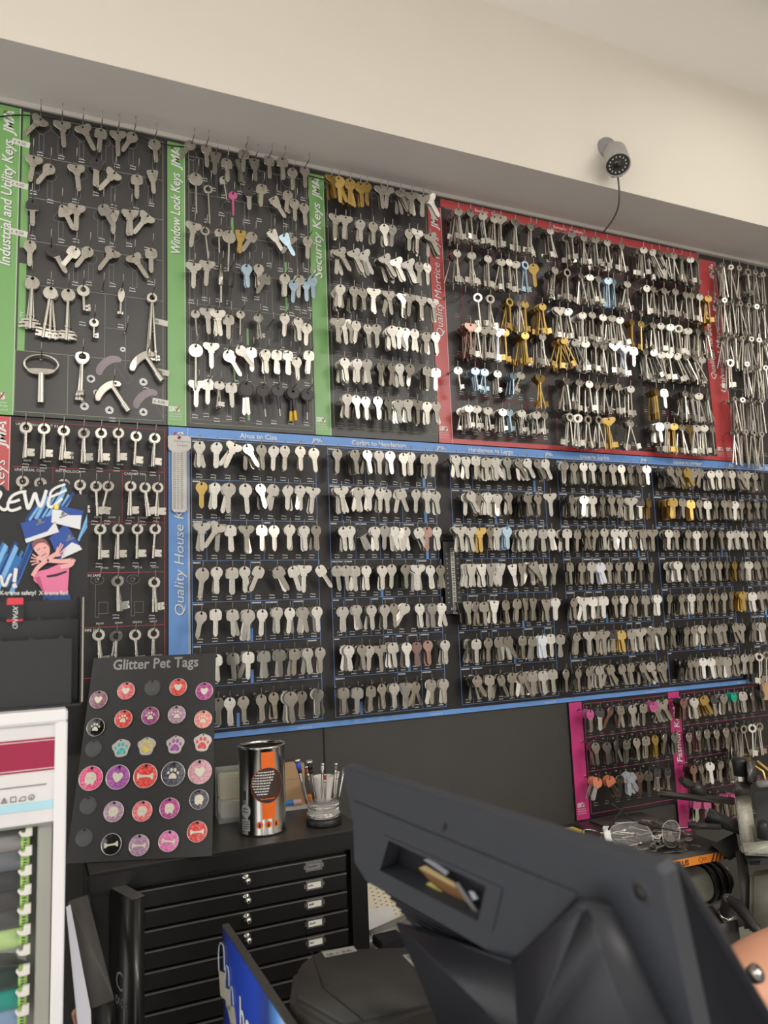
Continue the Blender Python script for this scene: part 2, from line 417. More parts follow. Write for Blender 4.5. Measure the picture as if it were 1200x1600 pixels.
# ================================================================== the boards
def logo(b, x, z, size, ang=0, y=0):
    """three slanted letters, the last a wedge with a red corner"""
    c, s_ = math.cos(ang), math.sin(ang)
    vs, fs = text_geo('JM', size, bold=.03, shear=.25)
    w = max(v.x for v in vs)/size - .16
    b.text('JM', size, x, z, LINEW, ang=ang, bold=.03, shear=.25)
    def q(u, v): return (x+u*size*c-v*size*s_-b.x0, -.0011, z+u*size*s_+v*size*c-b.z0)
    for m, pts in ((LINEW, [(w+.04, 0), (w+.24, 0), (w+.62, .73), (w+.42, .73)]),
                   (LINEW, [(w+.64, 0), (w+.86, 0), (w+.80, .40), (w+.66, .52)]),
                   (LINEW, [(w+.28, .14), (w+.72, .14), (w+.72, .28), (w+.35, .28)]),
                   (LINER, [(w+.48, .73), (w+.80, .73), (w+.82, .44), (w+.66, .60)])):
        b.ink(m, 'logo').add([q(*p) for p in pts], [(0, 1, 2, 3)])
def sks(b, x, z, w):
    b.text('SKS', w*.46, x, z, LINEW, bold=.05)
    b.ink(LINER, 'lettering').add([(x+p-b.x0, -.0014, z+r-b.z0) for p, r in ((w*.42, -w*.02), (w*.5, -w*.02), (w*.72, w*.36), (w*.64, w*.36))], [(0, 1, 2, 3)])
    for i, t in enumerate(('S.K.S. Limited', '01942 291400', 'www.sks.co.uk')):
        b.text(t, w*.145, x, z-w*(.22+.18*i), LINEW)
def strip(b, x0, x1, z0, z1, m, title, y0, y1, lx=None, with_sks=True, side=1):
    """vertical coloured title strip; the lettering reads upwards between heights y0 and y1"""
    b.rect(x0, z0, x1, z1, m, 'title_strip', .0006)
    b.rect(x1-.0018, z0, x1-.001, z1, LINEW, 'strip_edge_line', .0008)
    xx = x0+(x1-x0)*.70 if lx is None else lx
    vs, fs = text_geo(title, 1, bold=.018, shear=.22)
    L = max(v.x for v in vs); size = .0255; k = (y1-y0)/L
    for mm_, dx, lf in ((LINEW, 0, .0009), (mat('ink_shadow', (.03, .05, .03), .6), .0009, .0007)):
        M = Matrix.Translation((-b.x0, -D, -b.z0)) @ wallM(xx+dx, y0-dx, D-lf, PI/2)
        b.ink(mm_, 'lettering').add([M @ Vector((v.x*k, v.y*size, 0)) for v in vs], fs)
    logo(b, xx, z1-.054, .024, PI/2)
    if with_sks: sks(b, x0+.002, z0+.028, (x1-x0)-.006)
def hang_rows(b, kind, rows, zs, off, extra_z=0, group=None, name='cylinder_key', outl=None, gap=0):
    for r, (row, z) in enumerate(zip(rows, zs), 1):
        for h, tk in enumerate(row.split(), 1):
            m = TOK.match(tk); px = int(m[1]); k, c, n, tl = m[2], m[3], int(m[4] or 1), m[5]
            zz = z + random.gauss(0, .0012)
            o = off if not callable(off) else off()
            x = X_at(px, D-o, zz)
            b.hook(x, zz)
            if n == 0: continue
            if n > 1 and b.x0 > .79: n += 2
            where = '%s hook, %s row, %s' % (ORD[min(h, 13)], ORD[r], b.short)
            hang(b, kind, name, x, zz, k, c, n, tl, o, where, group)
def rename(prefix_from=None): pass

# ---- lower boards: cylinder blanks, seven rows of about nine hooks
LOW = [
 ('leftmost blue-topped board', .214, .515, .257, .509, 'Abus to Cisa', .352, [
  '312r4 339r2 367w3< 385r4> 408r2 428r1 445r4 469r2 490r2', '315rG1 336r3 358o4 383o1 406r2 429s2< 450r2 469r2 489w3',
  '316w3 342w2< 360s2 385w4 409s2 428r2 453r3 475r3 494r3', '317o1 339r3 363s2 382r2 406s3< 433s2> 457s2> 475w2 498s1>',
  '315r1 337s1 363s2 388o3 410r2 433r3 453r4 473r3 495r4', '313r2 338s2 364s3 388s2 413sD3 437sD3 460s3 480r3 500r3', '341r2 359r2 380r1 408r4 427r2 454o6 472rD2 497r5']),
 ('second blue-topped board', .515, .806, .536, .786, 'Corbin to Henderson', .590, [
  '527r4 554r6 573r3 592r5 609r3 630r4 641r2 664s7 677r2', '533w6 560r5 577r4 594r5 604r2 625s3> 650r2 667r3 680r3',
  '536r7 547r2 562sK2> 586r3 601rD1 615r4 624r2 634r2 652s4> 667sR3 682r2', '526sD1 540s1 554s3 572r5 597r6 612r3 633r6 653w6 672r3 688r3',
  '536r3 557r4 580r4 601rD3 615r2 635r4< 655r2 675rD5 690r4', '545r8 565r5 577r2 593w2 613s4 635r4 651rR2 668rR3 695r6',
  '537s3 559sD4 580s4 596r3 616r4 634v3 651s4< 674r4 693r4']),
 ('third blue-topped board', .806, 1.098, .825, 1.078, 'Henderson to Legge', .875, [
  '712r2 728r2 743s2 759s3 774r4 792rD4 808r4> 822r4> 838r4> 850r4>', '734r4> 747r4 762r3 777r4 794r7 824s8 840r4 859w1',
  '719w3 734w2 749wG3 766r3 776r2 792rB8 817r7 832r3 848s4 861r2', '737v7 752v2 767vD2 782v4 800v1 816v2 833v6> 848v2 865v2',
  '730v6 744s3 756s5 772v4 790s4 808s2 822v3 833v4 853v7 868r2', '744s7 763r3 778s3 792r3> 816s3 832s3 847rW2 860s3 876s2',
  '743s6> 765s3 781s4> 800s4 815s4> 832s4 848s5 863s5 884r5']),
 ('fourth blue-topped board', 1.098, 1.393, 1.118, 1.377, 'Lince to Squire', 1.19, [
  '882r3 896r6 911r3 925r3 942r5 957r5 970r4 984r4 998r5 1010r4', '893r8 913r5 926r4 941r6 955r5 969r4 986w5 1000sK2 1013sG3',
  '886s5 902s5 917r4 930r4 944r5 960r6 973r5 988r6 1004s5 1019w4', '890s4 909s4 924s6 937sW3> 951r5 966r5 983s6 1000s4 1017v2',
  '896r3 912w5 926s5 943s6 960r5 975r6 991r5 1008s2 1027r3', '901r5 920w3 932r3 943w6 958sK4 970sG3 986s4 1000w4 1018w4 1033w4',
  '903r4 920r6 936r3 952s8> 970s3> 985s6 1002s6> 1015s5> 1030r4> 1038r3']),
 ('fifth blue-topped board', 1.393, 1.70, 1.413, 1.66, 'Squire to Weiser', 1.49, [
  '1045s8> 1058s5> 1072sG4> 1085s6< 1095s4< 1110r4 1123r3 1134r2 1143r3', '1052sG10 1066s3 1079sG3 1092r4 1105s4 1118r8 1131r2 1140r2 1148r2',
  '1045r4 1056r4 1075r5 1088r4 1100r5 1112r4 1126r5 1141r4 1150r3', '1059r10 1074rD4 1086rD4 1099r4 1111r4 1123r5 1135rD4 1147rG3 1159r5',
  '1046r1 1065r6 1080r4 1094r5 1108r4 1119r4 1131r4 1142r3 1160rG6', '1051r5 1073r8 1084r4 1096r3 1108r3 1120r3 1130r3 1147s4> 1159r4',
  '1078r10 1087r4 1098r4 1110r3 1122s4 1136s6 1149s3 1163r5 1173r6']),
 ('last blue-topped board', 1.70, 2.0, 1.715, 1.97, 'Weiser to Zoo', 1.78, [
  '1155r4> 1167r5 1179r4 1191r6', '1158r6 1170r6 1182r4 1194r4', '1162r4 1175r5 1188v4 1199r5', '1170r4 1182s7 1194s7',
  '1175s7 1188s8 1199s6', '1178r2 1190r3 1201r4', '1186q8 1197q6']),
]
ROWZ = [1.884-.079*i for i in range(7)]
def low_board(bi):
    short, x0, x1, gx0, gx1, title, tx, rows = LOW[bi]
    b = Board('key_board', x0, x1, 1.335, 1.9225, ('black key board headed in blue, %s of the row, hung with blanks' % ('leftmost', 'second', 'third', 'fourth', 'fifth', 'last')[bi]), short)
    if bi == 0:
        strip(b, .214, .252, 1.335, 1.9225, BLUE, 'Quality House Keys', 1.56, 1.80, .242)
        b.rect(.2524, 1.335, .2534, 1.9, LINEW)
    b.rect(x0 if bi else .252, 1.9035, x1, 1.9225, BLUE, 'header_band', .0006)
    b.rect(x0 if bi else .252, 1.335, x1, 1.345, BLUE, 'footer_band', .0006)
    b.rect(x0+.002, 1.9045, x1, 1.9051, LINEW, 'strip_edge_line', .0009)
    b.text(title, .0145, tx, 1.9085, LINEW, bold=.015)
    logo(b, x1-(.012 if bi else .012), 1.909, .0115)
    b.text('www.sks.co.uk', .005, x1-.06, 1.338, LINEW)
    # printed cell grid
    R = random.Random(bi)
    gz1, gz0 = 1.9, 1.352
    for xx in (gx0, gx1): b.rect(xx-.0005, gz0, xx+.0005, gz1, LINEB)
    zl = [gz1-.0783*i for i in range(8)]
    for zz in zl: b.rect(gx0, zz-.0005, gx1, zz+.0005, LINEB)
    for r in range(7):
        n = 9; cell = (gx1-gx0)/n
        cuts = sorted(R.sample(range(1, n), R.choice((1, 2, 3, 4)) if r > 1 or bi else 0)) if (r > 0 or bi) else []
        for c in cuts: b.rect(gx0+c*cell-.0004, zl[r+1], gx0+c*cell+.0004, zl[r], LINEB)
        if R.random() < .6:
            c = R.choice(range(2, 9)); b.rect(gx0+c*cell-.003, zl[r+1], gx0+c*cell+.003, zl[r+1]+.026, BLUE, 'colour_tabs')
        for c in [0]+cuts:
            w = 0; xx = gx0+c*cell+.002
            for q in range(R.randint(4, 8)):
                u = .0016+R.random()*.0012; b.rect(xx+w, zl[r]-.0052, xx+w+u, zl[r]-.0025, LINEW, 'printed_codes', .0006); w += u+.0007
        for c in range(n): b.marks(gx0+(c+.5)*cell, zl[r+1]+.0085, seed=bi*100+r*10+c)
    hang_rows(b, 'cylinder', rows, ROWZ, .045, group='front keys on the blue-topped boards')
    b.done()
for bi in range(3): low_board(bi)

# ---- green security board
b = Board('key_board', .511, .800, 1.925, 2.518, 'black key board with green Security Keys strip, brass keys at its top', 'Security Keys board')
strip(b, .511, .546, 1.925, 2.508, GREEN, 'Security Keys', 2.268, 2.442)
SEC = ['518wG3 529oG3 547oG5 563oG3 573rG3 595w2 605w2 625w4> 643w4 661w3 670w3>', '524w3 540w4 563r3 583r3 600r3 613rD2 639r2 652w5 672w4>',
       '530w4> 552w4> 567w3> 600w5> 618w4> 637w4> 655r3 667r2', '532r8 553r6 566r2 584w3 607w4 630w4 640w2 658w5 676w3',
       '528w2 537w2 548r2 557r2 574r4 588r2 612r6 623r2 633r3 648r3 666r3 680r3', '538r8 558r4 573r6 595r4 613r5 624r3 641x5 667s5 681s2',
       '543r5 556r4 571r4 590r3 606r3 622r4 637r3 652w5 667r3 681r4']
SECZ = [2.482, 2.393, 2.318, 2.238, 2.16, 2.079, 2.0]
for i in range(8):
    b.rect(.553, 1.944+.0785*i, .797, 1.9448+.0785*i, LINEG if i else LINEGR)
    if i < 7:
        for c in range(9): b.marks(.566+c*.0268, 1.952+.0785*i, LINEG, seed=900+i*10+c)
R = random.Random(3)
for i in range(7):
    for c in R.sample(range(1, 9), 2): b.rect(.5525+c*.0268, 1.944+.0785*i, .5532+c*.0268, 2.0225+.0785*i, LINEG)
b.rect(.5525, 1.944, .5533, 2.494, LINEGR); b.rect(.7965, 1.944, .7973, 2.494, LINEGR)
hang_rows(b, 'cylinder', SEC, SECZ, .045, group='front keys on the Security Keys board')
b.done()

# ---- mortice boards
MORT = [
 ('first mortice board', .801, 1.115, ['716m8 735m3 754m4 772m3 782p5 805p6 829m4 838m0', '714m4 737m3 762m4 783m4 795m2 806m3 820qB2 833oG1',
   '708m0 727m0 746q1 766q2 796qG4 812m5 820mG2 847mG9', '735pR8 745m2 757p4 769m4 779pW2 789mG2 820mG7 847m6', '715n1 742nB4 757nB4 777n5 802nB5 815n8< 844pG2',
   '732n6 745n5 762n5 785n6 795nB4 815n6 838n7 851n5']),
 ('second mortice board', 1.115, 1.385, ['859m5 880m0 893m6 912m5 930m5 948m6 971m5', '867m6 886q8 907m5 921m4 935m4 950mB4 958mB5 980m7',
   '874p6 887m4 910m8 925m5 942m5 956m4 968m3', '880mG8> 897mD4> 915m4 930m5 943m5 960p4 977pW3 990s1', '885p5 905m5 920m7 933m7 945m5 965m6 985m6', '890q3 903q2 918q5 935q4 951pG2 968m0 985m2']),
 ('third mortice board', 1.385, 1.65, ['1005m6 1018m5> 1030m4> 1043m4 1052m5 1065m6 1078m5 1090m6', '1010m5 1020m5 1037m5 1055m3 1071m4 1080m3 1093m3 1106mG7',
   '987mG3 1001mG1 1020m5 1032m5 1047m5 1060q4 1075m5 1090m5 1104m4', '1008m5 1020m6> 1033m6 1045m5 1057m6> 1070m6> 1084m6> 1097m5', '1025mG5 1037s1 1052m0 1070m6 1080m3 1092m5 1105m5', '1015m0 1030s6 1042m5 1053mG4 1065m4 1077wG1 1088m4 1100m5 1112m4'])]
MZ = [2.468, 2.365, 2.265, 2.19, 2.088, 2.0]
for bi, (short, x0, x1, rows) in enumerate(MORT):
    b = Board('key_board', x0, x1, 1.925, 2.518, 'black key board with red border, %s from the left of three' % short.split()[0], short)
    g0 = x0+.012
    if bi == 0:
        strip(b, .801, .837, 1.925, 2.49, RED, 'Quality Mortice Keys', 2.17, 2.415); g0 = .85
        b.rect(.837, 2.494, x1, 2.514, RED, 'header_band', .0006); b.text('Easylock   Curtain', .011, .93, 2.5, LINEW, bold=.01)
    elif bi == 1:
        b.rect(x0, 2.494, x1, 2.514, RED, 'header_band', .0006); b.text('Eurospec   Euroflush', .011, 1.16, 2.5, LINEW, bold=.01)
    else: b.rect(x0, 2.494, x1, 2.514, RED, 'header_band', .0006)
    b.rect(.837 if bi == 0 else x0, 1.925, x1, 1.936, RED, 'footer_band', .0006)
    b.rect(g0-.003, 2.4925, x1-.004, 2.4931, LINEW)
    R = random.Random(40+bi)
    zl = [2.49, 2.402, 2.31, 2.222, 2.132, 2.037, 1.945]
    for zz in zl: b.rect(g0, zz-.0004, x1-.008, zz+.0004, LINER)
    cell = (x1-.008-g0)/8
    for r in range(6):
        for c in R.sample(range(0, 9), 5): b.rect(g0+c*cell-.0004, zl[r+1], g0+c*cell+.0004, zl[r], LINER)
        for c in range(8):
            b.marks(g0+(c+.5)*cell, zl[r+1]+.009, LINEW if r > 3 else LINEG, seed=500+bi*60+r*9+c)
            if R.random() < .5:      # printed outline of a mortice key
                b.loop(P([(x, z*.85) for x, z in circ(10, 0, -7, 14)]), g0+(c+.5)*cell, zl[r]-.012, LINEG)
                b.loop(P([(-2, -13), (-2, -66), (10, -66), (10, -54), (2, -54), (2, -13)]), g0+(c+.5)*cell, zl[r]-.012, LINEG)
    hang_rows(b, 'mortice', rows, MZ, .046, group='front keys on the mortice boards', name='mortice_key')
    b.done()
b = Board('key_board', 1.65, 2.0, 1.925, 2.505, 'black key board with two red title strips, at right edge', 'universal mortice board')
b.rect(1.65, 1.925, 1.684, 2.5, RED, 'title_strip', .0006)
b.text('Quality Mortice Keys', .025, 1.675, 2.15, LINEW, ang=PI/2, shear=.22, bold=.012)
sks(b, 1.653, 1.953, .028)
strip(b, 1.684, 1.718, 1.925, 2.5, RED, 'Universal Mortice Keys', 2.115, 2.41)
for zz in (2.49, 2.402, 2.31, 2.222, 2.132, 2.037, 1.945): b.rect(1.73, zz-.0004, 2.0, zz+.0004, LINEG)
for r in range(6):
    for c in range(9): b.marks(1.745+c*.03, 1.952+.09*r, LINEG, seed=2000+r*10+c)
hang_rows(b, 'mortice', ['1130l5 1142l4 1155l6 1168q5 1180l5 1192l6', '1132l5 1144l5 1157l4 1170l6 1182l5 1194l5', '1136l4 1149l5 1161l4 1174l5 1186l5 1197l4',
   '1141q2 1153l0 1167l3 1185l4 1196l4', '1148l4 1160l5 1175l4 1190l5', '1152l3 1165l5 1178l6 1190l5'], MZ, .046, group='front keys on the mortice boards', name='mortice_key')
b.done()

# ---- special shapes for the industrial and window lock boards
def sp_disc(r, L, rr, ring=False, k=22):
    mb = MB(); hole = circ(r-4.2, 0, -r+4.6, 18) if ring else circ(2.4, 0, -.6, 10)
    mb.prism(P(circ(r, 0, -r+4.6, k)), [P(hole)], 2.6*mm, .5*mm)
    mb.tube([(0, 0, (-2*r+6)*mm), (0, 0, -L*mm)], rr*mm, 10)
    mb.tube([(0, 0, (-L+8)*mm), (0, 0, (-L-2)*mm)], rr*.72*mm, 8)
    return mb
TEMPL['a'] = sp_disc(14, 82, 2.4); TEMPL['b'] = sp_disc(9, 46, 2.2); TEMPL['c'] = sp_disc(9.5, 78, 2.2, True)
def sp_pipe():
    mb = MB(); mb.prism(P(circ(12.5, 0, -9, 22)), [P(circ(3, 0, -1, 10))], 2.6*mm, .5*mm)
    mb.tube([(0, 0, -20*mm), (0, 0, -96*mm)], 3.1*mm, 10); mb.tube([(0, 0, -70*mm), (0, 0, -73*mm)], 4.2*mm, 10)
    for s_ in (-1, 1):
        for z0, z1, w in ((-94, -90, 13), (-90, -87, 8), (-87, -83, 13), (-81, -78, 10)):
            a, c = sorted((s_*1.5, s_*w)); mb.box((a*mm, -1.3*mm, z0*mm), (c*mm, 1.3*mm, z1*mm))
    return mb
TEMPL['d'] = sp_pipe()
def sp_long():
    mb = MB(); mb.prism(P(circ(10, 0, -6, 20)), [P(circ(5.5, 0, -6, 14))], 3*mm, .6*mm)
    mb.tube([(0, 0, -15*mm), (0, 0, -132*mm)], 2.7*mm, 10); mb.tube([(0, 0, -112*mm), (0, 0, -116*mm)], 4*mm, 10)
    for z0, z1, w in ((-130, -126, 7), (-124, -120, 7)): mb.box((-w*mm, -1.2*mm, z0*mm), (w*mm, 1.2*mm, z1*mm))
    return mb
TEMPL['e'] = sp_long()
def sp_short():
    mb = MB(); mb.prism(P(circ(11.5, 0, -7, 20)), [P(circ(5, 0, -5, 12))], 2.6*mm, .5*mm)
    mb.tube([(0, 0, -17*mm), (0, 0, -46*mm)], 3*mm, 10)
    for z0, z1 in ((-46, -42), (-39, -35)): mb.box((0, -1.4*mm, z0*mm), (11*mm, 1.4*mm, z1*mm))
    mb.box((7*mm, -1.4*mm, -46*mm), (11*mm, 1.4*mm, -33*mm)); return mb
TEMPL['y'] = sp_short()
def sp_T():
    mb = MB(); pts = []
    for i in range(25): a = 2*PI*i/24; pts.append((28*mm*math.cos(a), 0, (-12+17*math.sin(a))*mm))
    mb.tube(pts, 2.6*mm, 10, cap=False)
    mb.prism(P(chaikin([(-25, -20), (25, -20), (23, -27), (11, -33), (-11, -33), (-23, -27)], 2)), (), 6*mm, 1*mm)
    mb.tube([(0, 0, -30*mm), (0, 0, -84*mm)], [6*mm, 7*mm], 14); return mb
TEMPL['h'] = sp_T()
def sp_box():
    mb = MB(); mb.prism(P(chaikin([(-11, 5), (11, 5), (14, -8), (5, -20), (-5, -20), (-14, -8)], 2)), [P(chaikin([(-6, 1), (6, 1), (7, -10), (-7, -10)], 1))], 5*mm, 1*mm)
    mb.tube([(0, 0, -18*mm), (0, 0, -70*mm)], 3*mm, 12)
    mb.tube([(0, 0, -70*mm), (0, 0, -76*mm), (0, 0, -80*mm), (0, 0, -80*mm), (0, 0, -88*mm)], [5.5*mm, 6.5*mm, 6.5*mm, 5.4*mm, 6.6*mm], 12); return mb
TEMPL['i'] = sp_box()
def sp_rad():
    mb = MB(); o = chaikin([(2, 6), (12, 4), (16, -2), (12, -8), (4, -7), (-8, -14), (-18, -26), (-22, -38), (-31, -36), (-33, -24), (-22, -6), (-8, 4)], 2)
    mb.prism(P(o), [P(circ(2.4, 4, -1, 10))], 6*mm, 1.4*mm)
    mb.tube([(0, 0, -8*mm), (20*mm, 0, -40*mm)], 5*mm, 14)
    mb.tube([(18*mm, 0, -37*mm), (28*mm, 0, -52*mm)], 6.5*mm, 14); return mb
TEMPL['j'] = sp_rad()
TEMPL['g'] = MB().prism(P(circ(13.5, 0, -9, 24)), [P(chaikin([(-4, -6), (0, -2), (4, -6), (0, -10)], 1))], 5*mm, 1.2*mm).tube([(0, 0, -20*mm), (0, 0, -46*mm)], 3.4*mm, 10)
TEMPL['f'] = MB().tube([(0, 0, 0), (0, 0, -12*mm)], 1.2*mm, 6).tube([(0, 0, -12*mm), (0, 0, -14*mm), (0, 0, -44*mm), (0, 0, -46*mm)], [3*mm, 6*mm, 6*mm, 3*mm], 14).tube([(0, 0, -45*mm), (0, 0, -82*mm)], 2.6*mm, 10)
TEMPL['z'] = MB().prism(P(chaikin([(-10, 6), (10, 6), (15, -12), (9, -26), (-9, -26), (-15, -12)], 2)), [P(circ(2.2, 0, 0, 8))], 8*mm, 2*mm)
TEMPL['u'] = MB().prism(P(chaikin([(-3, 4), (3, 4), (7.5, -8), (3, -24), (-3, -24), (-7.5, -8)], 2)), [P(circ(2.2, 0, 0, 8))], 2.4*mm, .4*mm).tube([(0, 0, -24*mm), (0, 0, -48*mm)], 2.6*mm, 10).box((-5*mm, -1.2*mm, -48*mm), (5*mm, 1.2*mm, -43*mm))
for k in 'abcdeyhijgfzu': TEMPL[k+'_'] = TEMPL[k]
SHAPE.update(a='disc-topped rod', b='small disc-topped rod', c='ring-topped rod', d='round-headed pipe', e='extra long pipe', y='short ring-bowed lever', h='oval-handled socket', i='hollow-bowed box', j='curved-handled radiator', g='round plastic', f='barrel-shaped', z='rubber-headed', u='slim oval')
TIP = MB().tube([(0, 0, -44*mm), (0, 0, -62*mm)], 2.2*mm, 8).mesh('tip', NICKD)
TIPY = MB().tube([(0, 0, -44*mm), (0, 0, -66*mm)], 3.2*mm, 8).mesh('tip', mat('tip_yellow', (.75, .5, .05), .4))
BLD = MB().prism(P(blade(8, -22, 62)), (), 2*mm, .3*mm).mesh('blade', NICK)
ENT = re.compile(r'(\d+),(\d+)([a-z])([A-Z]?)(\d*)([<>]?)')
LONGT = {'j': 9, 'h': 8}
def place(b, spec, off, where0, name, scale=1., outlines=True):
    for r, row in enumerate(spec, 1):
        for h, tk in enumerate(row.split(), 1):
            m = ENT.match(tk); px, py = int(m[1]), int(m[2]); k, c, n, tl = m[3], m[4], int(m[5] or 1), m[6]
            o = off() if callable(off) else off
            p = onY(px, py, D-o)
            link('hook', HOOK, b.o, (p.x-b.x0, 0, p.z-b.z0))
            if outlines and k in 'rosvwxtab' and random.random() < .8:
                ol = head_outline(k if k in 'rosvwxt' else 'o')[0]; dx = random.uniform(-.004, .006)
                b.loop(P(ol[::2]), p.x+dx, p.z-.006, LINEG); b.loop(P([(-4, -18), (-4, -52), (4, -52), (4, -18)]), p.x+dx, p.z-.006, LINEG)
            b.marks(p.x, p.z-.062 if k in 'rosvwxtz' else p.z-.066, LINEW, seed=px*7+py)
            for i in range(n):
                a = math.radians({'<': 32, '>': -32, '': 0}[tl])*(1 if i % 2 == 0 else -.4)+random.gauss(0, .06)
                if k == 'j': a = 0
                M = Matrix.Translation((p.x, D-o+min(i*.003, max(0, o-.006)), p.z-.0008)) @ Matrix.Rotation(a, 4, 'Y') @ Matrix.Rotation(random.uniform(-.25, .1)+random.gauss(0, .1)*(i > 0), 4, 'Z')
                if k in 'dye' and i % 2: M = M @ Matrix.Rotation(PI, 4, 'Z')
                ob = link(name, key_mesh(k, c), None, None, M)
                where = '%s hook, %s row, %s' % (ORD[min(h, 13)], ORD[r], where0)
                tag(ob, '%s %s key on %s' % (CNAME[c], SHAPE[k], where) if i == 0 else 'key behind the front one on %s' % where, 'key',
                    ('keys on the '+where0) if i == 0 else 'keys stacked on %s' % where)
                if k == 'g': link('tip', TIPY if (px in (457,) ) else TIP, ob)
                if k == 'z': link('blade', BLD, ob)
def sticker(b, px, py, w, h, txt=None, ang=0):
    p = onY(px, py, D-.002); M = Matrix.Translation((-b.x0, -D, -b.z0)) @ wallM(p.x, p.z, D-.0008, ang)
    mb = MB()
    mb.box((-w/2, -h/2, 0), (w/2, h/2, .0004), M)
    mb.mi = 1
    if txt: put_text(mb, txt, h*.72, M @ Matrix.Translation((-w*.42, -h*.25, .0006)))
    mb.build('price_sticker', [STICK, mat('ink_dark', (.05, .05, .05), .6)], b.o)

# ---- green industrial board
b = Board('key_board', -.093, .211, 1.925, 2.518, 'black key board with green strip reading Industrial and Utility Keys', 'Industrial and Utility board', t=.006)
strip(b, -.093, -.052, 1.925, 2.514, GREEN, 'Industrial and Utility Keys', 2.2, 2.447)
b.rect(-.049, 2.24, -.037, 2.51, GREEN, 'colour_tabs', .0005); b.rect(-.049, 2.045, -.037, 2.21, GREEN, 'colour_tabs', .0005)
b.text('UTILITY', .008, -.04, 2.09, LINEW, ang=PI/2)
for i, zz in enumerate((2.508, 2.425, 2.341, 2.256, 2.172, 2.045)): b.rect(-.036 if i < 5 else -.05, zz-.0005, .204, zz+.0005, LINEGR if i in (0, 5) else LINEG)
b.rect(-.052, 1.932, .205, 1.933, LINEGR); b.rect(.204, 1.932, .205, 2.508, LINEGR); b.rect(-.052, 1.932, -.051, 2.045, LINEGR); b.rect(.035, 1.932, .036, 2.045, LINEGR)
b.rect(.098, 2.045, .0987, 2.17, LINEG); b.rect(.135, 2.03, .1357, 2.17, LINEG); b.rect(.098, 2.105, .135, 2.1057, LINEG)
for px, py, sh in ((142, 592, 0), (132, 635, 1), (171, 641, 1), (224, 597, 1), (224, 644, 1), (192, 546, 2), (150, 613, 2)):
    p = onY(px, py, D); rr = .0075 if sh < 2 else .005
    b.ink(LINEW, 'printed_codes').add([(p.x-b.x0+rr*math.cos(a*PI/10), -.0007, p.z-b.z0+rr*math.sin(a*PI/10)) for a in range(20)], [tuple(range(20))])
    q = 3 if sh else 4
    b.ink(mat('ink_dark', (.05, .05, .05), .6), 'printed_codes').add([(p.x-b.x0+rr*.6*math.cos(PI/2+a*2*PI/q), -.0009, p.z-b.z0+rr*.6*math.sin(PI/2+a*2*PI/q)) for a in range(q)], [tuple(range(q))])
radm = mat('print_mauve', (.33, .28, .31), .55)
for px, py in ((177, 560), (234, 612)):          # printed radiator key silhouettes
    p = onY(px, py, D)
    o = chaikin([(2, 6), (12, 4), (16, -2), (12, -8), (4, -7), (-8, -14), (-18, -26), (-22, -38), (-31, -36), (-33, -24), (-22, -6), (-8, 4)], 2)
    b.ink(radm, 'printed_codes').add([(p.x-b.x0+a*.95*mm, -.0007, p.z-b.z0+c*.95*mm) for a, c in reversed(o)], [tuple(range(len(o)))])
    b.loop(P([(2, -10), (24, -48), (36, -40), (12, -6)]), p.x, p.z, LINEG)
random.seed(11)
place(b, ['64,186w< 97,192w 129,198w> 158,203s 184,207w 209,210r< 241,221x', '53,246w 80,260r< 119,260w 151,250oK2 179,270w< 214,275s 238,268v',
          '51,315sK 97,322t> 120,322w 160,322sD> 177,330v 203,330w2 231,337w<', '47,378r 80,385oK> 119,389s< 140,389r< 177,392w< 208,400w> 236,390s',
          '51,434d4 80,450d3 107,453d3 130,448y 190,453u 238,460e4', '65,558h 129,553i2 177,598j 230,552j2'], .012, 'Industrial and Utility board', 'utility_key')
p = onY(147, 500, D-.012); link('hook', HOOK, b.o, (p.x-b.x0, 0, p.z-b.z0))
link('hook', HOOK, b.o, (onY(160, 455, D).x-b.x0, 0, onY(160, 455, D).z-b.z0)); link('hook', HOOK, b.o, (onY(196, 520, D).x-b.x0, 0, onY(196, 520, D).z-b.z0))
tag(link('utility_key', key_mesh('y', ''), M=Matrix.Translation(p) @ Matrix.Scale(.75, 4)), 'small silver lever key low between the pipe keys on the Industrial and Utility board', 'key')
for px, py, t in ((33, 223, '£ 4.50'), (30, 288, '£ 4.00'), (29, 363, '£ 4.50'), (250, 503, '.00'), (252, 581, '£..00'), (251, 628, '£ 4.00')): sticker(b, px, py, .03, .0115, t, -.12)
b.done()

# ---- green window lock board
b = Board('key_board', .212, .511, 1.925, 2.518, 'black key board with green strip reading Window Lock Keys', 'Window Lock board')
strip(b, .213, .248, 1.925, 2.512, GREEN, 'Window Lock Keys', 2.272, 2.447)
for i in range(8): b.rect(.2555, 1.94+.0785*i, .506, 1.9407+.0785*i, LINEG)
R = random.Random(8)
for i in range(7):
    for c in sorted(R.sample(range(1, 9), 3)):
        b.rect(.256+c*.028, 1.94+.0785*i, .2566+c*.028, 2.0185+.0785*i, LINEG)
    c = R.choice((3, 4, 5, 7)); b.rect(.257+c*.028, 1.945+.0785*i, .261+c*.028, 1.98+.0785*i, GREEN, 'colour_tabs', .0005)
b.rect(.2548, 1.932, .2556, 2.5, LINEGR); b.rect(.5055, 1.932, .5063, 2.5, LINEGR); b.rect(.2548, 1.932, .5063, 1.9328, LINEGR)
random.seed(12)
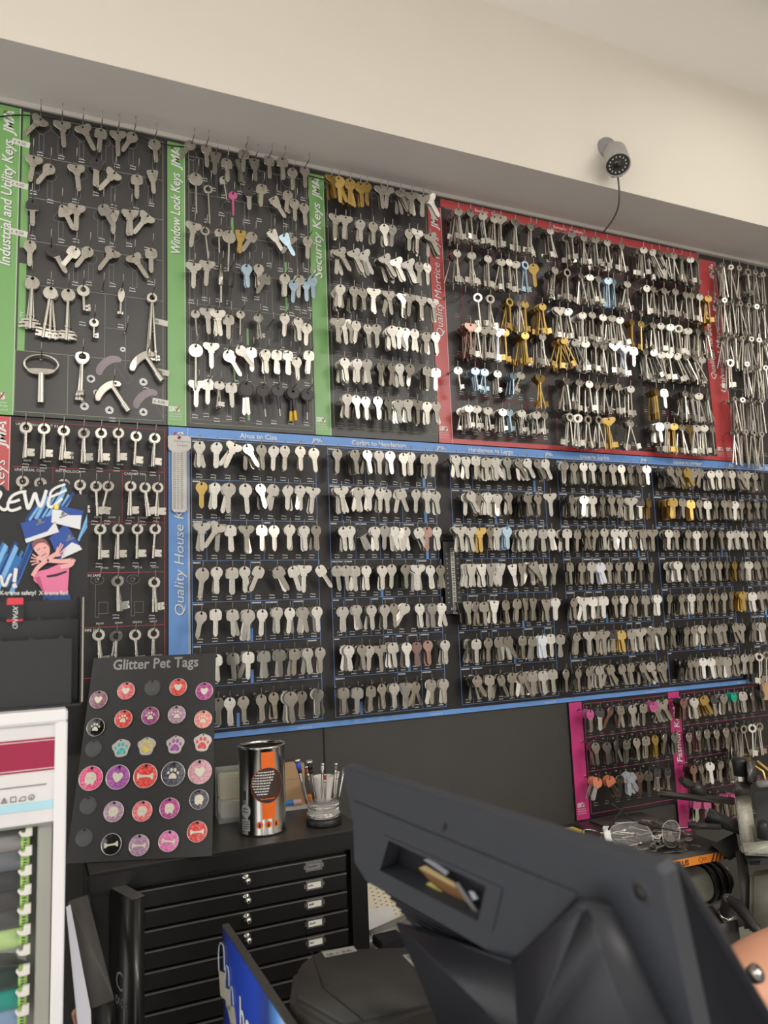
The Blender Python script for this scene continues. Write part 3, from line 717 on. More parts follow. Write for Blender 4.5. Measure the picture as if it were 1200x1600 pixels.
place(b, ['300,223r< 322,228r 337,240vD 354,250s 376,252vD2 381,236s 397,250vD 420,246s 441,248s2 457,265r 476,262r',
          '306,273a 325,292c 349,278b 364,302bP 389,295rK 409,290s 427,310v> 450,300r3 460,313r 475,320r',
          '303,350w 320,357c 342,360b 358,363a 376,362vG2 396,366s< 424,362v> 443,368vB> 457,370v< 481,372r2',
          '303,413w 324,410w 345,412f 362,415fK 385,415rB2 404,415r4 418,430tD< 445,430r3 459,440rB 467,432s 478,438rB 488,433rB',
          '305,487bD 324,484wD 340,487w2 357,494s 376,488b 403,492nD3 421,508b0 445,492r 466,498r4 479,508x',
          '306,540a 330,538w 355,550o> 373,543r> 392,545s 415,548r3 433,549s3 450,550s3 463,560r 483,550s3',
          '307,597w2 325,595s 343,597nD6 361,600s 384,600zK2 410,603gK 433,603gK 457,607gK4 480,610gK'], lambda: random.uniform(.012, .034), 'Window Lock board', 'window_key')
b.done()

# ---- red board below left, with ring-bowed keys
b = Board('key_board', -.093, .2125, 1.335, 1.922, 'black key board with red strip and red lines, behind the pet tag sheet', 'red-lined board at the left')
strip(b, -.093, -.0555, 1.335, 1.922, RED, 'Quality Mortice Keys', 1.6, 1.845, -.063)
for zz in (1.915, 1.833, 1.737, 1.645, 1.548, 1.46): b.rect(-.05, zz-.0005, .207, zz+.0005, LINER)
b.rect(.2065, 1.46, .2075, 1.915, LINER); b.rect(.0135, 1.737, .0143, 1.833, LINER); b.rect(.131, 1.737, .1318, 1.833, LINER)
for t, x, z in (('UNION BROAD CUT B3', -.048, 1.9075), ('UNIVERSAL Cent.', -.048, 1.8255), ('PIN PADLOCK', .018, 1.8255), ('CABINET PIN', .134, 1.8255), ('PIN SAFE', .07, 1.638), ('PIPE SAFE', .07, 1.541)):
    b.text(t, .0065, x, z, LINEW)
for x, z, t in ((-.035, 1.843, '186/03'), (-.003, 1.843, '186/04'), (.03, 1.843, '186/04.5'), (.06, 1.843, '186/05'), (.09, 1.843, '186/05.5'), (.12, 1.843, '186/06'), (.15, 1.843, '186/06.5'), (.178, 1.843, '186/07'),
                (.083, 1.744, '331/07'), (.107, 1.744, '331/09'), (.14, 1.744, '312/06'), (.163, 1.744, '312/07'), (.185, 1.744, '312/08'), (.095, 1.652, '241/06'), (.123, 1.652, '241/07'), (.153, 1.652, '241/10'), (.183, 1.652, '241/11'),
                (.088, 1.553, '300/03'), (.12, 1.553, '300/04'), (.15, 1.553, '300/04.5'), (.18, 1.553, '300/07')): b.text(t, .0048, x, z, LINEW, name='printed_codes')
for x, z in ((.09, 1.632), (.151, 1.632)):
    b.loop(P([(a, c*.75) for a, c in circ(11, 0, 0, 20)]), x, z, LINEG); b.loop(P(circ(4, 0, 0, 12)), x, z, LINEG)
    b.loop(P([(-3, -9), (-3, -66), (3, -66), (3, -40), (18, -40), (18, -60), (3, -60)]), x, z, LINEG, closed=False)
random.seed(13)
place(b, ['41,663k4 69,665k3 100,668k4 131,672k2 158,672k4 185,672k3 213,677k2 242,680k4', '36,747k2 63,750k2 100,752k2 125,753k1 150,755k1 170,755k 204,755k3 226,757k2 247,757k2',
          '157,822k4 185,822k4 215,822k4 243,822k4', '184,903k3 241,905k2', '154,987k2 182,989k3 211,987k1 240,985k2'], .03, 'red-lined board', 'ring_bow_key', outlines=False)
for px, py in ((155, 905), (212, 905)):
    p = onY(px, py, D); link('hook', HOOK, b.o, (p.x-b.x0, 0, p.z-b.z0))
b.done()

# ---- pink fashion key boards on thick panels
T = .014
for bi, (x0, x1, z0, rows, zs, short) in enumerate(((1.103, 1.402, 1.075, ['922rP3 937rK2 955rR3< 970s3 988r3 1005s4 1020sP3> 1035w3>', '930r2 948rD6 963sD6 979sD5 994r6 1009s5 1023rG5 1039r4 1054rD4', '935rO3< 952sO2> 968r1 984sW3> 999rR3 1013sD4 1027sK3 1043sK4'], (1.318, 1.243, 1.167), 'left pink board'),
        (1.402, 1.75, 1.003, ['1068rR5 1084r5 1098sG3> 1115rK4 1131r3 1146rE2 1160s2 1175r3 1190rK2', '1076r1 1091r4 1104s5 1119r3 1134r6 1148q5 1161q6 1175q6 1186q5', '1083rR4 1095r4 1109r6 1126r6 1142r5 1155s4 1170rG3', '1089sP3 1104sP3 1119rR4 1133sP2 1145rP3'], (1.318, 1.24, 1.163, 1.083), 'right pink board'))):
    b = Board('key_board', x0, x1, z0, 1.3335, 'black key board with pink strip, %s' % ('nearer one of the two pink boards' if bi == 0 else 'hanging behind the key cutting machine'), short, t=.006)
    b.rect(x0+.0005, z0, x0+.036, 1.333, PINK, 'title_strip', .0006)
    if bi: b.text('Fashion Keys', .0245, x0+.028, 1.165, LINEW, ang=PI/2, shear=.15, bold=.012)
    if bi: logo(b, x0+.028, 1.27, .024, PI/2)
    else: sks(b, x0+.004, z0+.028, .027)
    for zz in ((1.327, 1.2525, 1.176, 1.084) if bi == 0 else (1.327, 1.25, 1.172, 1.094, 1.014)): b.rect(x0+.042, zz-.0004, x1-.004, zz+.0004, PINK)
    b.rect(x0+.0415, z0+.009, x0+.0423, 1.327, PINK)
    for r, zz in enumerate(zs):
        for c in range(8): b.marks(x0+.056+c*.032, zz-.062, LINEG, seed=3000+bi*99+r*9+c)
    hang_rows(b, 'cylinder', rows, zs, .045, group='front keys on the pink boards')
    b.done()
for bi in range(3, 6): low_board(bi)

# ---- the many keys further back in the stacks, one object for each kind
for kind, nm in (('cylinder', 'stacked_cylinder_keys'), ('mortice', 'stacked_mortice_keys')):
    ms = []; V = []; F = []; MI = []
    for k, c, M in STUFF[kind]:
        t = TEMPL[k]; m = KMAT[c]
        for q_ in (m, NICK):
            if q_ not in ms: ms.append(q_)
        n = len(V); V += [tuple(M @ Vector(v)) for v in t.v]; F += [tuple(i+n for i in f) for f in t.f]
        a, c2 = ms.index(m), ms.index(NICK)
        MI += [c2 if two_tone(k, c) and sum(t.v[i][2] for i in f)/len(f) < (BOT[k[0]]-.5)*mm else a for f in t.f]
    me = bpy.data.meshes.new(nm); me.from_pydata(V, [], F)
    for m in ms: me.materials.append(m)
    me.polygons.foreach_set('material_index', MI); me.update()
    tag(link(nm, me), 'remaining %s keys hanging in stacks on the board hooks' % kind, 'keys', kind='stuff')

# ---- things fixed on or beside the boards
def gauge_white():
    p = onY(279, 683, D-.006)
    o = thing('key_gauge', p, 'white key-shaped gauge with columns of numbers, pinned over the blue strip', 'gauge')
    mb = MB(); mb.prism(P([(-20, 0), (-17, 3), (20, 3), (23, 0), (23, -20), (19, -26), (15, -28), (15, -140), (11, -145), (-9, -145), (-13, -140), (-13, -28), (-17, -26), (-20, -20)]), (), 1.6*mm, .3*mm)
    g = mb.build('plate', mat('gauge_white', (.66, .64, .6), .45), o)
    mb = MB(); put_text(mb, 'Davenports', .0062, wallM(-.009, -.010, -.001)); put_text(mb, 'Torquay', .0062, wallM(-.004, -.0175, -.001))
    for i in range(28):
        z = -.033-.0039*i
        put_text(mb, '%s  %02d  %s' % ('S%02d' % (i % 9), 57-i, '1%02d' % (i*3 % 97)), .0036, wallM(-.0105, z, -.001), bold=.01)
    mb.build('lettering', mat('ink_grey', (.18, .18, .2), .6), o)
    MB().lathe([(.0, .004), (.0028, .003), (.003, 0)], 12, Matrix.Translation((.001, -.001, -.001)) @ Matrix.Rotation(PI/2, 4, 'X')).build('pin', LINER, o)
gauge_white()
def gauge_black():
    p = onY(706, 845, D-.012)
    o = thing('keyway_gauge', p, 'black keyway gauge plate with slotted metal strip, hung between blue-topped boards', 'gauge')
    MB().box((-.026, -.002, -.16), (.019, .002, 0), bev=.002).build('plate', mat('gauge_black', (.035, .035, .033), .5), o)
    MB().box((-.007, -.0035, -.147), (.002, -.002, -.016)).build('metal_strip', mat('gauge_strip', (.45, .44, .4), .4, .7), o)
    mb = MB()
    for i in range(12):
        z = -.024-.0105*i
        mb.box((-.005, -.0038, z), (.000, -.0035, z+.0016)); mb.box((-.005, -.0038, z+.004), (.000, -.0035, z+.006))
    mb.build('slots', mat('slot_dark', (.02, .02, .02), .6), o)
    mb = MB(); put_text(mb, 'Keyway', .0085, wallM(-.013, -.150, -.0025), shear=.3); put_text(mb, 'Gauge', .0085, wallM(-.009, -.158, -.0025), shear=.3)
    for i in range(11): put_text(mb, str(57+i), .0035, wallM(-.018, -.03-.0105*i, -.0025)); put_text(mb, str(23+i*7), .0035, wallM(.008, -.03-.0105*i, -.0025))
    mb.build('lettering', LINEW, o)
gauge_black()
def cctv():
    o = thing('security_camera', (1.207, FY, 2.628), 'small grey bullet security camera on the cream bulkhead', 'camera')
    gm = mat('cctv_grey', (.36, .34, .33), .45)
    MB().lathe([(0, .012), (.022, .012), (.026, .006), (.027, 0)], 24, Matrix.Rotation(PI/2, 4, 'X')).build('base', mat('cctv_base', (.26, .25, .25), .5), o)
    tgt = onY(963, 248, 1.245)-Vector((1.207, FY, 2.628))
    MB().tube([(0, -.01, 0), (tgt.x*.5, tgt.y*.6, tgt.z*.4+.01), tgt], .009, 10).build('arm', gm, o)
    # body axis: towards the viewer and down
    tgt = onY(963, 248, 1.245)-Vector((1.207, FY, 2.628)); ax = Vector((-.30, -.42, -.86)).normalized()
    q = ax.to_track_quat('Z', 'Y').to_matrix().to_4x4(); M = Matrix.Translation(tgt) @ q
    MB().lathe([(0, -.04), (.021, -.037), (.026, -.03), (.0285, .02), (.0285, .03), (.0265, .03), (.026, .0265), (0, .0265)], 32, M).build('body', gm, o)
    MB().lathe([(.0265, .0268), (0, .0272)], 28, M).build('front_glass', mat('cctv_glass', (.05, .05, .05), .15), o)
    MB().lathe([(0, .029), (.0085, .0285), (.0095, .0272)], 20, M).build('lens', mat('cctv_lens', (.015, .015, .018), .08, coat=1), o)
    mb = MB()
    for i in range(14):
        a = 2*PI*i/14; mb.lathe([(0, .0295), (.0016, .029), (.0019, .0272)], 8, M @ Matrix.Translation((.0185*math.cos(a), .0185*math.sin(a), 0)))
    mb.build('led_ring', mat('led_dull', (.55, .55, .5), .3), o)
    MB().box((-.012, -.031, -.02), (.012, -.026, .026), M).build('sun_visor_mount', gm, o)
    pts = [Vector((1.207, FY, 2.628))+tgt+ax*-.02]; 
    path = [(965, 272), (968, 300), (967, 322), (960, 340), (950, 354), (943, 362)]
    w = [onY(x, y, yy) for (x, y), yy in zip(path, (1.265, 1.275, 1.30, 1.35, 1.40, 1.44))]
    sm = []
    for i in range(len(w)-1):
        for t in range(4): sm.append(w[i].lerp(w[i+1], t/4))
    sm.append(w[-1])
    for _ in range(3): sm = [sm[0]]+[(sm[i-1]+sm[i]*2+sm[i+1])/4 for i in range(1, len(sm)-1)]+[sm[-1]]
    c = MB().tube([p-Vector((1.207, FY, 2.628)) for p in sm], .0021, 8).build('cable', mat('cable_grey', (.12, .11, .11), .5), o)
cctv()
# thin black cable strung along the tops of the boards
w = [onY(x, y, D-.008) for x, y in ((-6, 183), (36, 178), (120, 190), (200, 208), (262, 228), (300, 230), (400, 252), (500, 280), (600, 300), (700, 328))]
sm = [w[i].lerp(w[i+1], t/4) for i in range(len(w)-1) for t in range(4)]
for _ in range(3): sm = [sm[0]]+[(sm[i-1]+sm[i]*2+sm[i+1])/4 for i in range(1, len(sm)-1)]+[sm[-1]]
tag(MB().tube(sm, .0014, 6).build('cable', mat('cable_black', (.01, .01, .01), .5)), 'thin black cable strung along the tops of the green-stripped boards', 'cable')

# ================================================================== foreground helpers
def hull(pts, bev=0., seg=2):
    bm = bmesh.new()
    for p in pts: bm.verts.new(p)
    r = bmesh.ops.convex_hull(bm, input=list(bm.verts))
    bmesh.ops.delete(bm, geom=[g for g in set(r['geom_interior']+r['geom_unused']) if isinstance(g, bmesh.types.BMVert)], context='VERTS')
    bmesh.ops.dissolve_limit(bm, angle_limit=.02, verts=list(bm.verts), edges=list(bm.edges))
    if bev: bmesh.ops.bevel(bm, geom=list(bm.edges), offset=bev, segments=seg, affect='EDGES', clamp_overlap=True)
    bmesh.ops.recalc_face_normals(bm, faces=list(bm.faces))
    bm.verts.index_update(); mb = MB().add([v.co.copy() for v in bm.verts], [tuple(v.index for v in f.verts) for f in bm.faces], bool(bev)); bm.free(); return mb
def off(mb, d):
    mb.v = [(v[0]-d[0], v[1]-d[1], v[2]-d[2]) for v in mb.v]; return mb
def hexa(front, vec, bev=0.): return hull([Vector(p) for p in front]+[Vector(p)+Vector(vec) for p in front], bev)
DARKTOP = mat('metal_dark_top', (.055, .052, .048), .34, .3, .25, 12)
CABK = mat('cabinet_black', (.010, .0098, .0095), .32, 0, .15, 20, coat=.15)
CHROME = mat('chrome', (.7, .69, .66), .12, 1, .05)
WHITEP = mat('white_frame', (.80, .79, .80), .4, 0, .02, 8)

# ---- black drawer cabinet against the wall
CX0, CX1, CYF, CYB, CZ = .066, .500, 1.225, 1.448, 1.2
cab = thing('drawer_cabinet', (CX0, CYF, .62), 'black metal cabinet of shallow drawers with chrome knobs, under the can', 'cabinet')
def rel(o, mb, name, m):
    if isinstance(o, bpy.types.Object): l = o.location
    mb.v = [(v[0]-l.x, v[1]-l.y, v[2]-l.z) for v in mb.v]
    return mb.build(name, m, o)
rel(cab, MB().box((CX0+.006, CYF+.012, .0), (CX1-.004, CYB, CZ-.028)), 'body', CABK)
rel(cab, MB().box((CX0, CYF-.006, CZ-.03), (CX1, CYB, CZ-.001), bev=.004), 'top_rim', CABK)
rel(cab, MB().box((CX0+.003, CYF-.003, CZ-.0015), (CX1-.003, CYB, CZ)), 'top', DARKTOP)
rel(cab, MB().box((.470, CYF-.004, .0), (CX1-.002, CYF+.014, CZ-.03)), 'side_post', CABK)
EDGE_GLINT = mat('edge_glint', (.22, .21, .20), .3, .6)  # pale colour stands in for light caught on the drawer edges
FRAMEM = mat('label_frame', (.35, .34, .33), .3, .9)
for i in range(17):
    z1 = CZ-.037-.0285*i; z0 = z1-.0245
    d = rel(cab, MB().box((.10, CYF-.003, z0), (.462, CYF+.013, z1), bev=.0012), 'drawer', CABK)
    def part(mb, name, m):
        mb.v = [(v[0]-cab.location.x, v[1]-cab.location.y, v[2]-cab.location.z) for v in mb.v]; return mb.build(name, m, d)
    dl = MB().box((.10, CYF-.0042, z1-.0012), (.462, CYF-.0005, z1+.0004)); dl.v = [(v[0]-cab.location.x, v[1]-cab.location.y, v[2]-cab.location.z) for v in dl.v]; dl.build('glint_strip', EDGE_GLINT, d)  # added strip carrying the painted highlight of the top bevel
    zc = (z0+z1)/2+.004
    part(MB().lathe([(0, .017), (.0042, .0165), (.0048, .014), (.0042, .011), (.0026, .009), (.0026, .0035), (.006, .003), (.0065, 0)], 16, Matrix.Translation((.296, CYF-.003, zc)) @ Matrix.Rotation(PI/2, 4, 'X')), 'knob', CHROME)
    fr = MB(); M = Matrix.Translation((.406, CYF-.0042, zc)) 
    fr.prism(P([(-17, -3), (-14, -3), (-14, -7), (14, -7), (14, -3), (17, -3), (17, 3), (14, 3), (14, 7), (-14, 7), (-14, 3), (-17, 3)]), [P([(-11.5, -4.6), (11.5, -4.6), (11.5, 4.6), (-11.5, 4.6)])], 1.6*mm, 0, M)
    part(fr, 'label_holder', FRAMEM)
    part(MB().box((.3945, CYF-.0042, zc-.0046), (.4175, CYF-.0036, zc+.0046)), 'card', STICK if i else mat('card_grey', (.2, .19, .18), .5))
    if i < 5:                                   # handwriting too small to read
        tx = MB(); u = .3965
        for q_ in range((9, 5, 5, 6, 4)[i]): tx.box((u, CYF-.0046, zc-.0012), (u+.0011, CYF-.0042, zc+random.uniform(0, .0016))); u += .0017
        part(tx, 'card_writing', mat('ink_dark', (.05, .05, .05), .6))
# slim upright panel fixed to the front of the cabinet
fl = thing('upright_panel', (.098, 1.154, .75), 'slim black upright panel with grey letters, in front of the drawers', 'panel')
mb = hull([(.098, 1.224, z) for z in (.75, 1.175)]+[(.121, 1.154, z) for z in (.75, 1.175)]+[(.139, 1.162, z) for z in (.75, 1.175)]+[(.118, 1.2235, z) for z in (.75, 1.175)], .001)
rel(fl, mb, 'body', CABK)
mb = hull([(.098, 1.2235, z) for z in (1.1751, 1.176)]+[(.121, 1.1545, z) for z in (1.1751, 1.176)]+[(.1385, 1.162, z) for z in (1.1751, 1.176)]+[(.118, 1.2235, z) for z in (1.1751, 1.176)])
rel(fl, mb, 'cap', mat('cap_metal', (.25, .24, .23), .3, .8))
a = Vector((.098, 1.224, 0)); c_ = Vector((.121, 1.154, 0)); ex = (c_-a).normalized(); nrm = Vector((ex.y, -ex.x, 0))
if nrm.x > 0: nrm = -nrm
M = Matrix(((ex.x, 0, nrm.x, 0), (ex.y, 0, nrm.y, 0), (0, 1, 0, 0), (0, 0, 0, 1)))
tx = MB(); GREYINK = mat('ink_midgrey', (.16, .16, .16), .5)
p = Vector((.098, 1.224, 0))+ex*.022+nrm*.0006
put_text(tx, 'C', .036, Matrix.Translation((p.x, p.y, 1.048)) @ M)
put_text(tx, 'IXOR', .017, Matrix.Translation((p.x, p.y, 1.028)) @ M)
rel(fl, tx, 'lettering', GREYINK)

# ---- leaning dark slab with a white board beside it
q = [at(109, 1407, 1.02), at(137, 1398, 1.04), at(179, 1562, .94), at(144, 1576, .92)]
q2 = [at(144, 1576, .92), at(179, 1562, .94), at(186, 1680, .92), at(158, 1700, .90)]
o = thing('display_box', q[3], 'dark grey box lid leaning between the thread rack and the drawer cabinet', 'box')
rel(o, hexa(q, (-.002, .03, -.012), .001), 'lid', mat('lid_grey', (.085, .08, .072), .6, 0, .1))
rel(o, hexa([v+Vector((0, .0015, 0)) for v in q2], (0, .03, -.005), .001), 'front_side', CABK)
w = [at(103.5, 1417, 1.01), at(110, 1413, 1.012), at(142, 1580, .913), at(146, 1700, .85), at(131, 1700, .84)]
tag(hexa(w, (.0, .012, -.004)).build('white_board', mat('foam_white', (.66, .67, .74), .6)), 'narrow white board leaning against the dark box lid', 'board')

# ---- white thread rack at the left
TX1, TY, TZ = .0285, .93, 1.4605
rk = thing('thread_rack', (-.2, TY, .9), 'white framed thread rack with magenta header band, at the left edge', 'rack')
rel(rk, MB().box((TX1-.0125, TY, .9), (TX1, TY+.012, TZ-.013), bev=.0012), 'side_frame', WHITEP)
rel(rk, MB().box((-.30, TY-.001, TZ-.0135), (TX1, TY+.10, TZ), bev=.002), 'top_frame', WHITEP)
rel(rk, MB().box((TX1-.002, TY+.012, .9), (TX1, TY+.10, TZ-.0135)), 'side_wall', WHITEP)
rel(rk, MB().box((-.30, TY+.006, 1.342), (TX1-.0125, TY+.009, TZ-.0135)), 'header_card', mat('card_white', (.72, .70, .70), .5))
rel(rk, MB().box((-.30, TY+.0052, 1.3965), (TX1-.0125, TY+.006, 1.431)), 'header_band', mat('band_magenta', (.33, .015, .06), .5))
rel(rk, MB().box((-.30, TY+.005, 1.3985), (TX1-.0125, TY+.0052, 1.3992)).box((-.30, TY+.005, 1.4283), (TX1-.0125, TY+.0052, 1.429)), 'band_lines', LINEW)
rel(rk, MB().box((-.30, TY+.0052, 1.356), (TX1-.0125, TY+.006, 1.365)), 'blue_stripe', mat('stripe_pale_blue', (.42, .68, .78), .5))
rel(rk, MB().box((-.30, TY+.0052, 1.3815), (TX1-.02, TY+.006, 1.3825)), 'grey_rule', GREYINK)
mb = MB(); x = -.0415; z = 1.3675
def line(mb, a, b, w=.0007):
    a = Vector(a); b = Vector(b); d = (b-a).normalized(); n = Vector((-d.y, d.x))*w/2
    mb.add([(p.x, TY+.0048, p.y) for p in (a-n, b-n, b+n, a+n)], [(0, 1, 2, 3)])
for k in range(5):                     # garment care symbols
    c = x+k*.0088
    if k == 0: ps = [(-.0035, .005), (-.002, 0), (.002, 0), (.0035, .005)]
    elif k == 1: ps = [(-.003, 0), (.003, 0), (0, .0052), (-.003, 0)]
    elif k == 2: ps = [(-.0026, 0), (.0026, 0), (.0026, .005), (-.0026, .005), (-.0026, 0)]
    elif k == 3: ps = [(-.0035, 0), (.003, 0), (.003, .004), (-.0005, .004), (-.0035, 0)]
    else: ps = [(.0027*math.cos(a*PI/6), .0025+.0027*math.sin(a*PI/6)) for a in range(13)]
    for i in range(len(ps)-1): line(mb, (c+ps[i][0], z+ps[i][1]), (c+ps[i+1][0], z+ps[i+1][1]))
    if k in (1, 4): line(mb, (c-.001, z+.0015), (c+.001, z+.0015)); line(mb, (c, z+.0015), (c, z+.0035))
rel(rk, mb, 'care_symbols', mat('ink_dark', (.05, .05, .05), .6))
rel(rk, MB().box((-.30, TY+.05, .9), (TX1-.002, TY+.053, 1.345)), 'back_panel', mat('rack_back', (.20, .21, .19), .5))
rel(rk, MB().box((.0015, TY+.012, .9), (TX1-.0135, TY+.018, 1.342)).box((.0005, TY+.018, .9), (.0018, TY+.05, 1.342)), 'channel', mat('channel_grey', (.38, .38, .34), .35, .3))
rel(rk, MB().box((-.30, TY+.005, 1.3395), (TX1-.0125, TY+.03, 1.342)), 'lower_lip', mat('rack_back', (.2, .21, .19), .5))
PY = [1314, 1344, 1374, 1404, 1434, 1466, 1497, 1528, 1560, 1590]
CLR = [('silver grey', (.26, .25, .25)), ('slate grey', (.14, .15, .17)), ('charcoal', (.045, .045, .05)), ('dark grey', (.055, .052, .055)), ('smoky grey', (.07, .07, .072)), ('lime green', (.42, .58, .24)), None, ('bottle green', (.018, .035, .03)), ('teal', (.02, .27, .22)), ('pale blue', (.22, .32, .47))]
CLIPM = mat('clip_cream', (.70, .68, .62), .4)
LABG = mat('thread_label', (.38, .62, .16), .5)
def thread_mat(n, c):
    m = mat('thread_'+n.replace(' ', '_'), c, .65, 0, .12, 60)
    nt = m.node_tree; b = nt.nodes['Principled BSDF']; wv = nt.nodes.new('ShaderNodeTexWave'); wv.bands_direction = 'X'; wv.inputs['Scale'].default_value = 500; wv.inputs['Distortion'].default_value = 1.5
    tc = nt.nodes.new('ShaderNodeTexCoord'); nt.links.new(tc.outputs['Object'], wv.inputs['Vector'])
    bp = nt.nodes.new('ShaderNodeBump'); bp.inputs['Strength'].default_value = .35; bp.inputs['Distance'].default_value = .0006
    nt.links.new(wv.outputs['Fac'], bp.inputs['Height']); nt.links.new(bp.outputs[0], b.inputs['Normal']); b.inputs['Sheen Weight'].default_value = .3
    return m
for i, (py, cc) in enumerate(zip(PY, CLR)):
    xe = X_at(45-.6*i, TY+.02, onY(40, py, TY+.02).z); z = onY(40, py, TY+.02).z
    mb = MB()     # moulded clip of the rack: plate, prongs and hooked tip
    zz = z+.0125
    mb.prism(P([(-11, -1), (-8, -5.5), (-3, -6.5), (2.5, -5.5), (2.5, 4), (-4, 4), (-4.5, -1), (-7, -1.5), (-9.5, 1)]), (), 6*mm, .8*mm, Matrix.Translation((xe+.001, TY+.012, zz)))
    rel(rk, mb, 'clip', CLIPM)
    if cc is None:
        rel(rk, MB().prism(P([(-60, 14), (0, 14), (0, -8), (-8, -4), (-11, 2), (-20, 4), (-60, 10)]), (), 2*mm, .3*mm, Matrix.Translation((xe, TY+.024, z+.004))), 'spool_bracket', mat('rack_back', (.2, .21, .19), .5))
        continue
    n, c = cc
    o = thing('thread_spool', (xe, TY+.03, z), '%s thread spool lying in the white rack%s' % (n, '' if i else ', topmost of its column'), 'thread', 'thread spools in the rack')
    M = Matrix.Rotation(-PI/2, 4, 'Y')
    MB().lathe([(0, .0), (.0095, .0005), (.0100, .0075), (.0113, .013), (.0118, .05), (.011, .056), (0, .057)], 28, M).build('winding', thread_mat(n, c), o)
    MB().lathe([(.0095, -.0008), (.0103, -.0002), (.0105, .0065), (.0100, .0076)], 28, M).build('label_band', LABG, o)
    MB().lathe([(0, -.0012), (.0085, -.0012), (.0095, -.0008)], 24, M).build('cap', mat('cap_pale', (.5, .55, .42), .5), o)
    tx = MB()
    for q_ in range(4):
        a_ = PI/2+(-.3+q_*.28); M2 = Matrix.Rotation(0, 4, 'X') 
        tx.box((-.0052, -.0108, .0045-.003*q_), (-.0018, -.0103, .0034-.003*q_))
    tx.build('printed_code', mat('ink_dark', (.05, .05, .05), .6), o)

# ---- counter display of shoelaces standing on the rack
DY = 1.0
dsp = thing('display_stand', (-.04, DY, TZ), 'black tiered display box with blue-streaked header card, on the thread rack', 'display')
def Q(px, py, Y): p = onY(px, py, Y); return (p.x, p.z)
def plate(poly, Y, t=.002, holes=()):     # outline in world x,z at depth Y
    c = poly; return MB().prism([(a, z) for a, z in poly], holes, t, 0, Matrix.Translation((0, Y, 0)))
HY = 1.045
edge = [(-60, 780), (-40, 770), (-20, 760), (-4, 756), (6, 760), (10, 766), (24, 768), (40, 764), (70, 757), (95, 752), (106, 753), (111, 760), (113, 768), (118, 772), (136, 773), (137, 785), (137, 945), (-60, 945)]
rel(dsp, plate([Q(a, z, HY) for a, z in edge], HY, .003), 'header_card', mat('card_black', (.016, .016, .018), .4))
streak = [mat('streak_blue', (.03, .16, .45), .4), mat('streak_light', (.20, .45, .75), .4), mat('streak_navy', (.015, .05, .22), .4)]
def poly(px, Y, lift, m, name, o=dsp, mb=None):
    pts = [Q(a, b, Y) for a, b in px]; own = mb is None
    mb = mb or MB(); 
    A = sum(pts[i][0]*pts[(i+1) % len(pts)][1]-pts[(i+1) % len(pts)][0]*pts[i][1] for i in range(len(pts)))
    if A < 0: pts = pts[::-1]
    tr = tessellate_polygon([[Vector((p[0], p[1], 0)) for p in pts]])
    mb.add([(p[0], Y-lift, p[1]) for p in pts], tr)
    if own: return rel(o, mb, name, m)
L0 = .0019
mb = MB()
R = random.Random(5)
ms = streak
for k in range(34):                    # diagonal speed streaks, lower left and upper right
    mb.mi = R.choice((0, 0, 1, 2))
    if k < 20:
        s0 = R.uniform(0, 52); a = (-8+s0*.9, 880-s0*.1+R.uniform(-10, 10)+s0*.2); ln = R.uniform(25, 60); wd = R.uniform(1, 3.4)
        st = (a[0]-10, a[1]+ln*.5+10)
        en = (a[0]+ln*.42, a[1]-ln*.72)
        en = (min(en[0], 50), max(en[1], 840))
    else:
        s0 = R.uniform(0, 60); st = (38+s0*.9, 815-s0*.15); en = (st[0]+R.uniform(15, 30), max(760+max(0, (st[0]-80)*.5), st[1]-R.uniform(30, 50))); wd = R.uniform(1, 3.2)
        en = (min(en[0], 133), en[1])
    poly([(st[0]-wd, st[1]-wd), (st[0]+wd, st[1]+wd), (en[0]+wd, en[1]+wd), (en[0]-wd, en[1]-wd)], HY, L0+.00003*k, None, '', mb=mb)
for k in range(9):
    mb.mi = R.choice((0, 1)); s0 = R.uniform(0, 18); wd = R.uniform(1, 2.5)
    poly([(118+s0*.5, 850-s0), (121+s0*.5, 852-s0), (136, 800+s0+wd*3), (136, 800+s0-wd)], HY, L0+.0012+.00003*k, None, '', mb=mb)
rel(dsp, mb, 'streak_print', streak)
def stroke(mb, pts, w, Y, lift):
    pts = chaikin_open(pts, 2)
    for i in range(len(pts)-1):
        a = Vector(pts[i]); b = Vector(pts[i+1]); d = (b-a)
        if d.length < .01: continue
        n = Vector((-d.y, d.x)).normalized()*w/2; d = d.normalized()*w*.3
        poly([tuple(a-n-d), tuple(b-n+d), tuple(b+n+d), tuple(a+n-d)], Y, lift+.000004*i, None, '', mb=mb)
def chaikin_open(p, n):
    for _ in range(n):
        q_ = [p[0]]
        for i in range(len(p)-1):
            a, b = p[i], p[i+1]; q_ += [(a[0]*.75+b[0]*.25, a[1]*.75+b[1]*.25), (a[0]*.25+b[0]*.75, a[1]*.25+b[1]*.75)]
        p = q_+[p[-1]]
    return p
mb = MB()
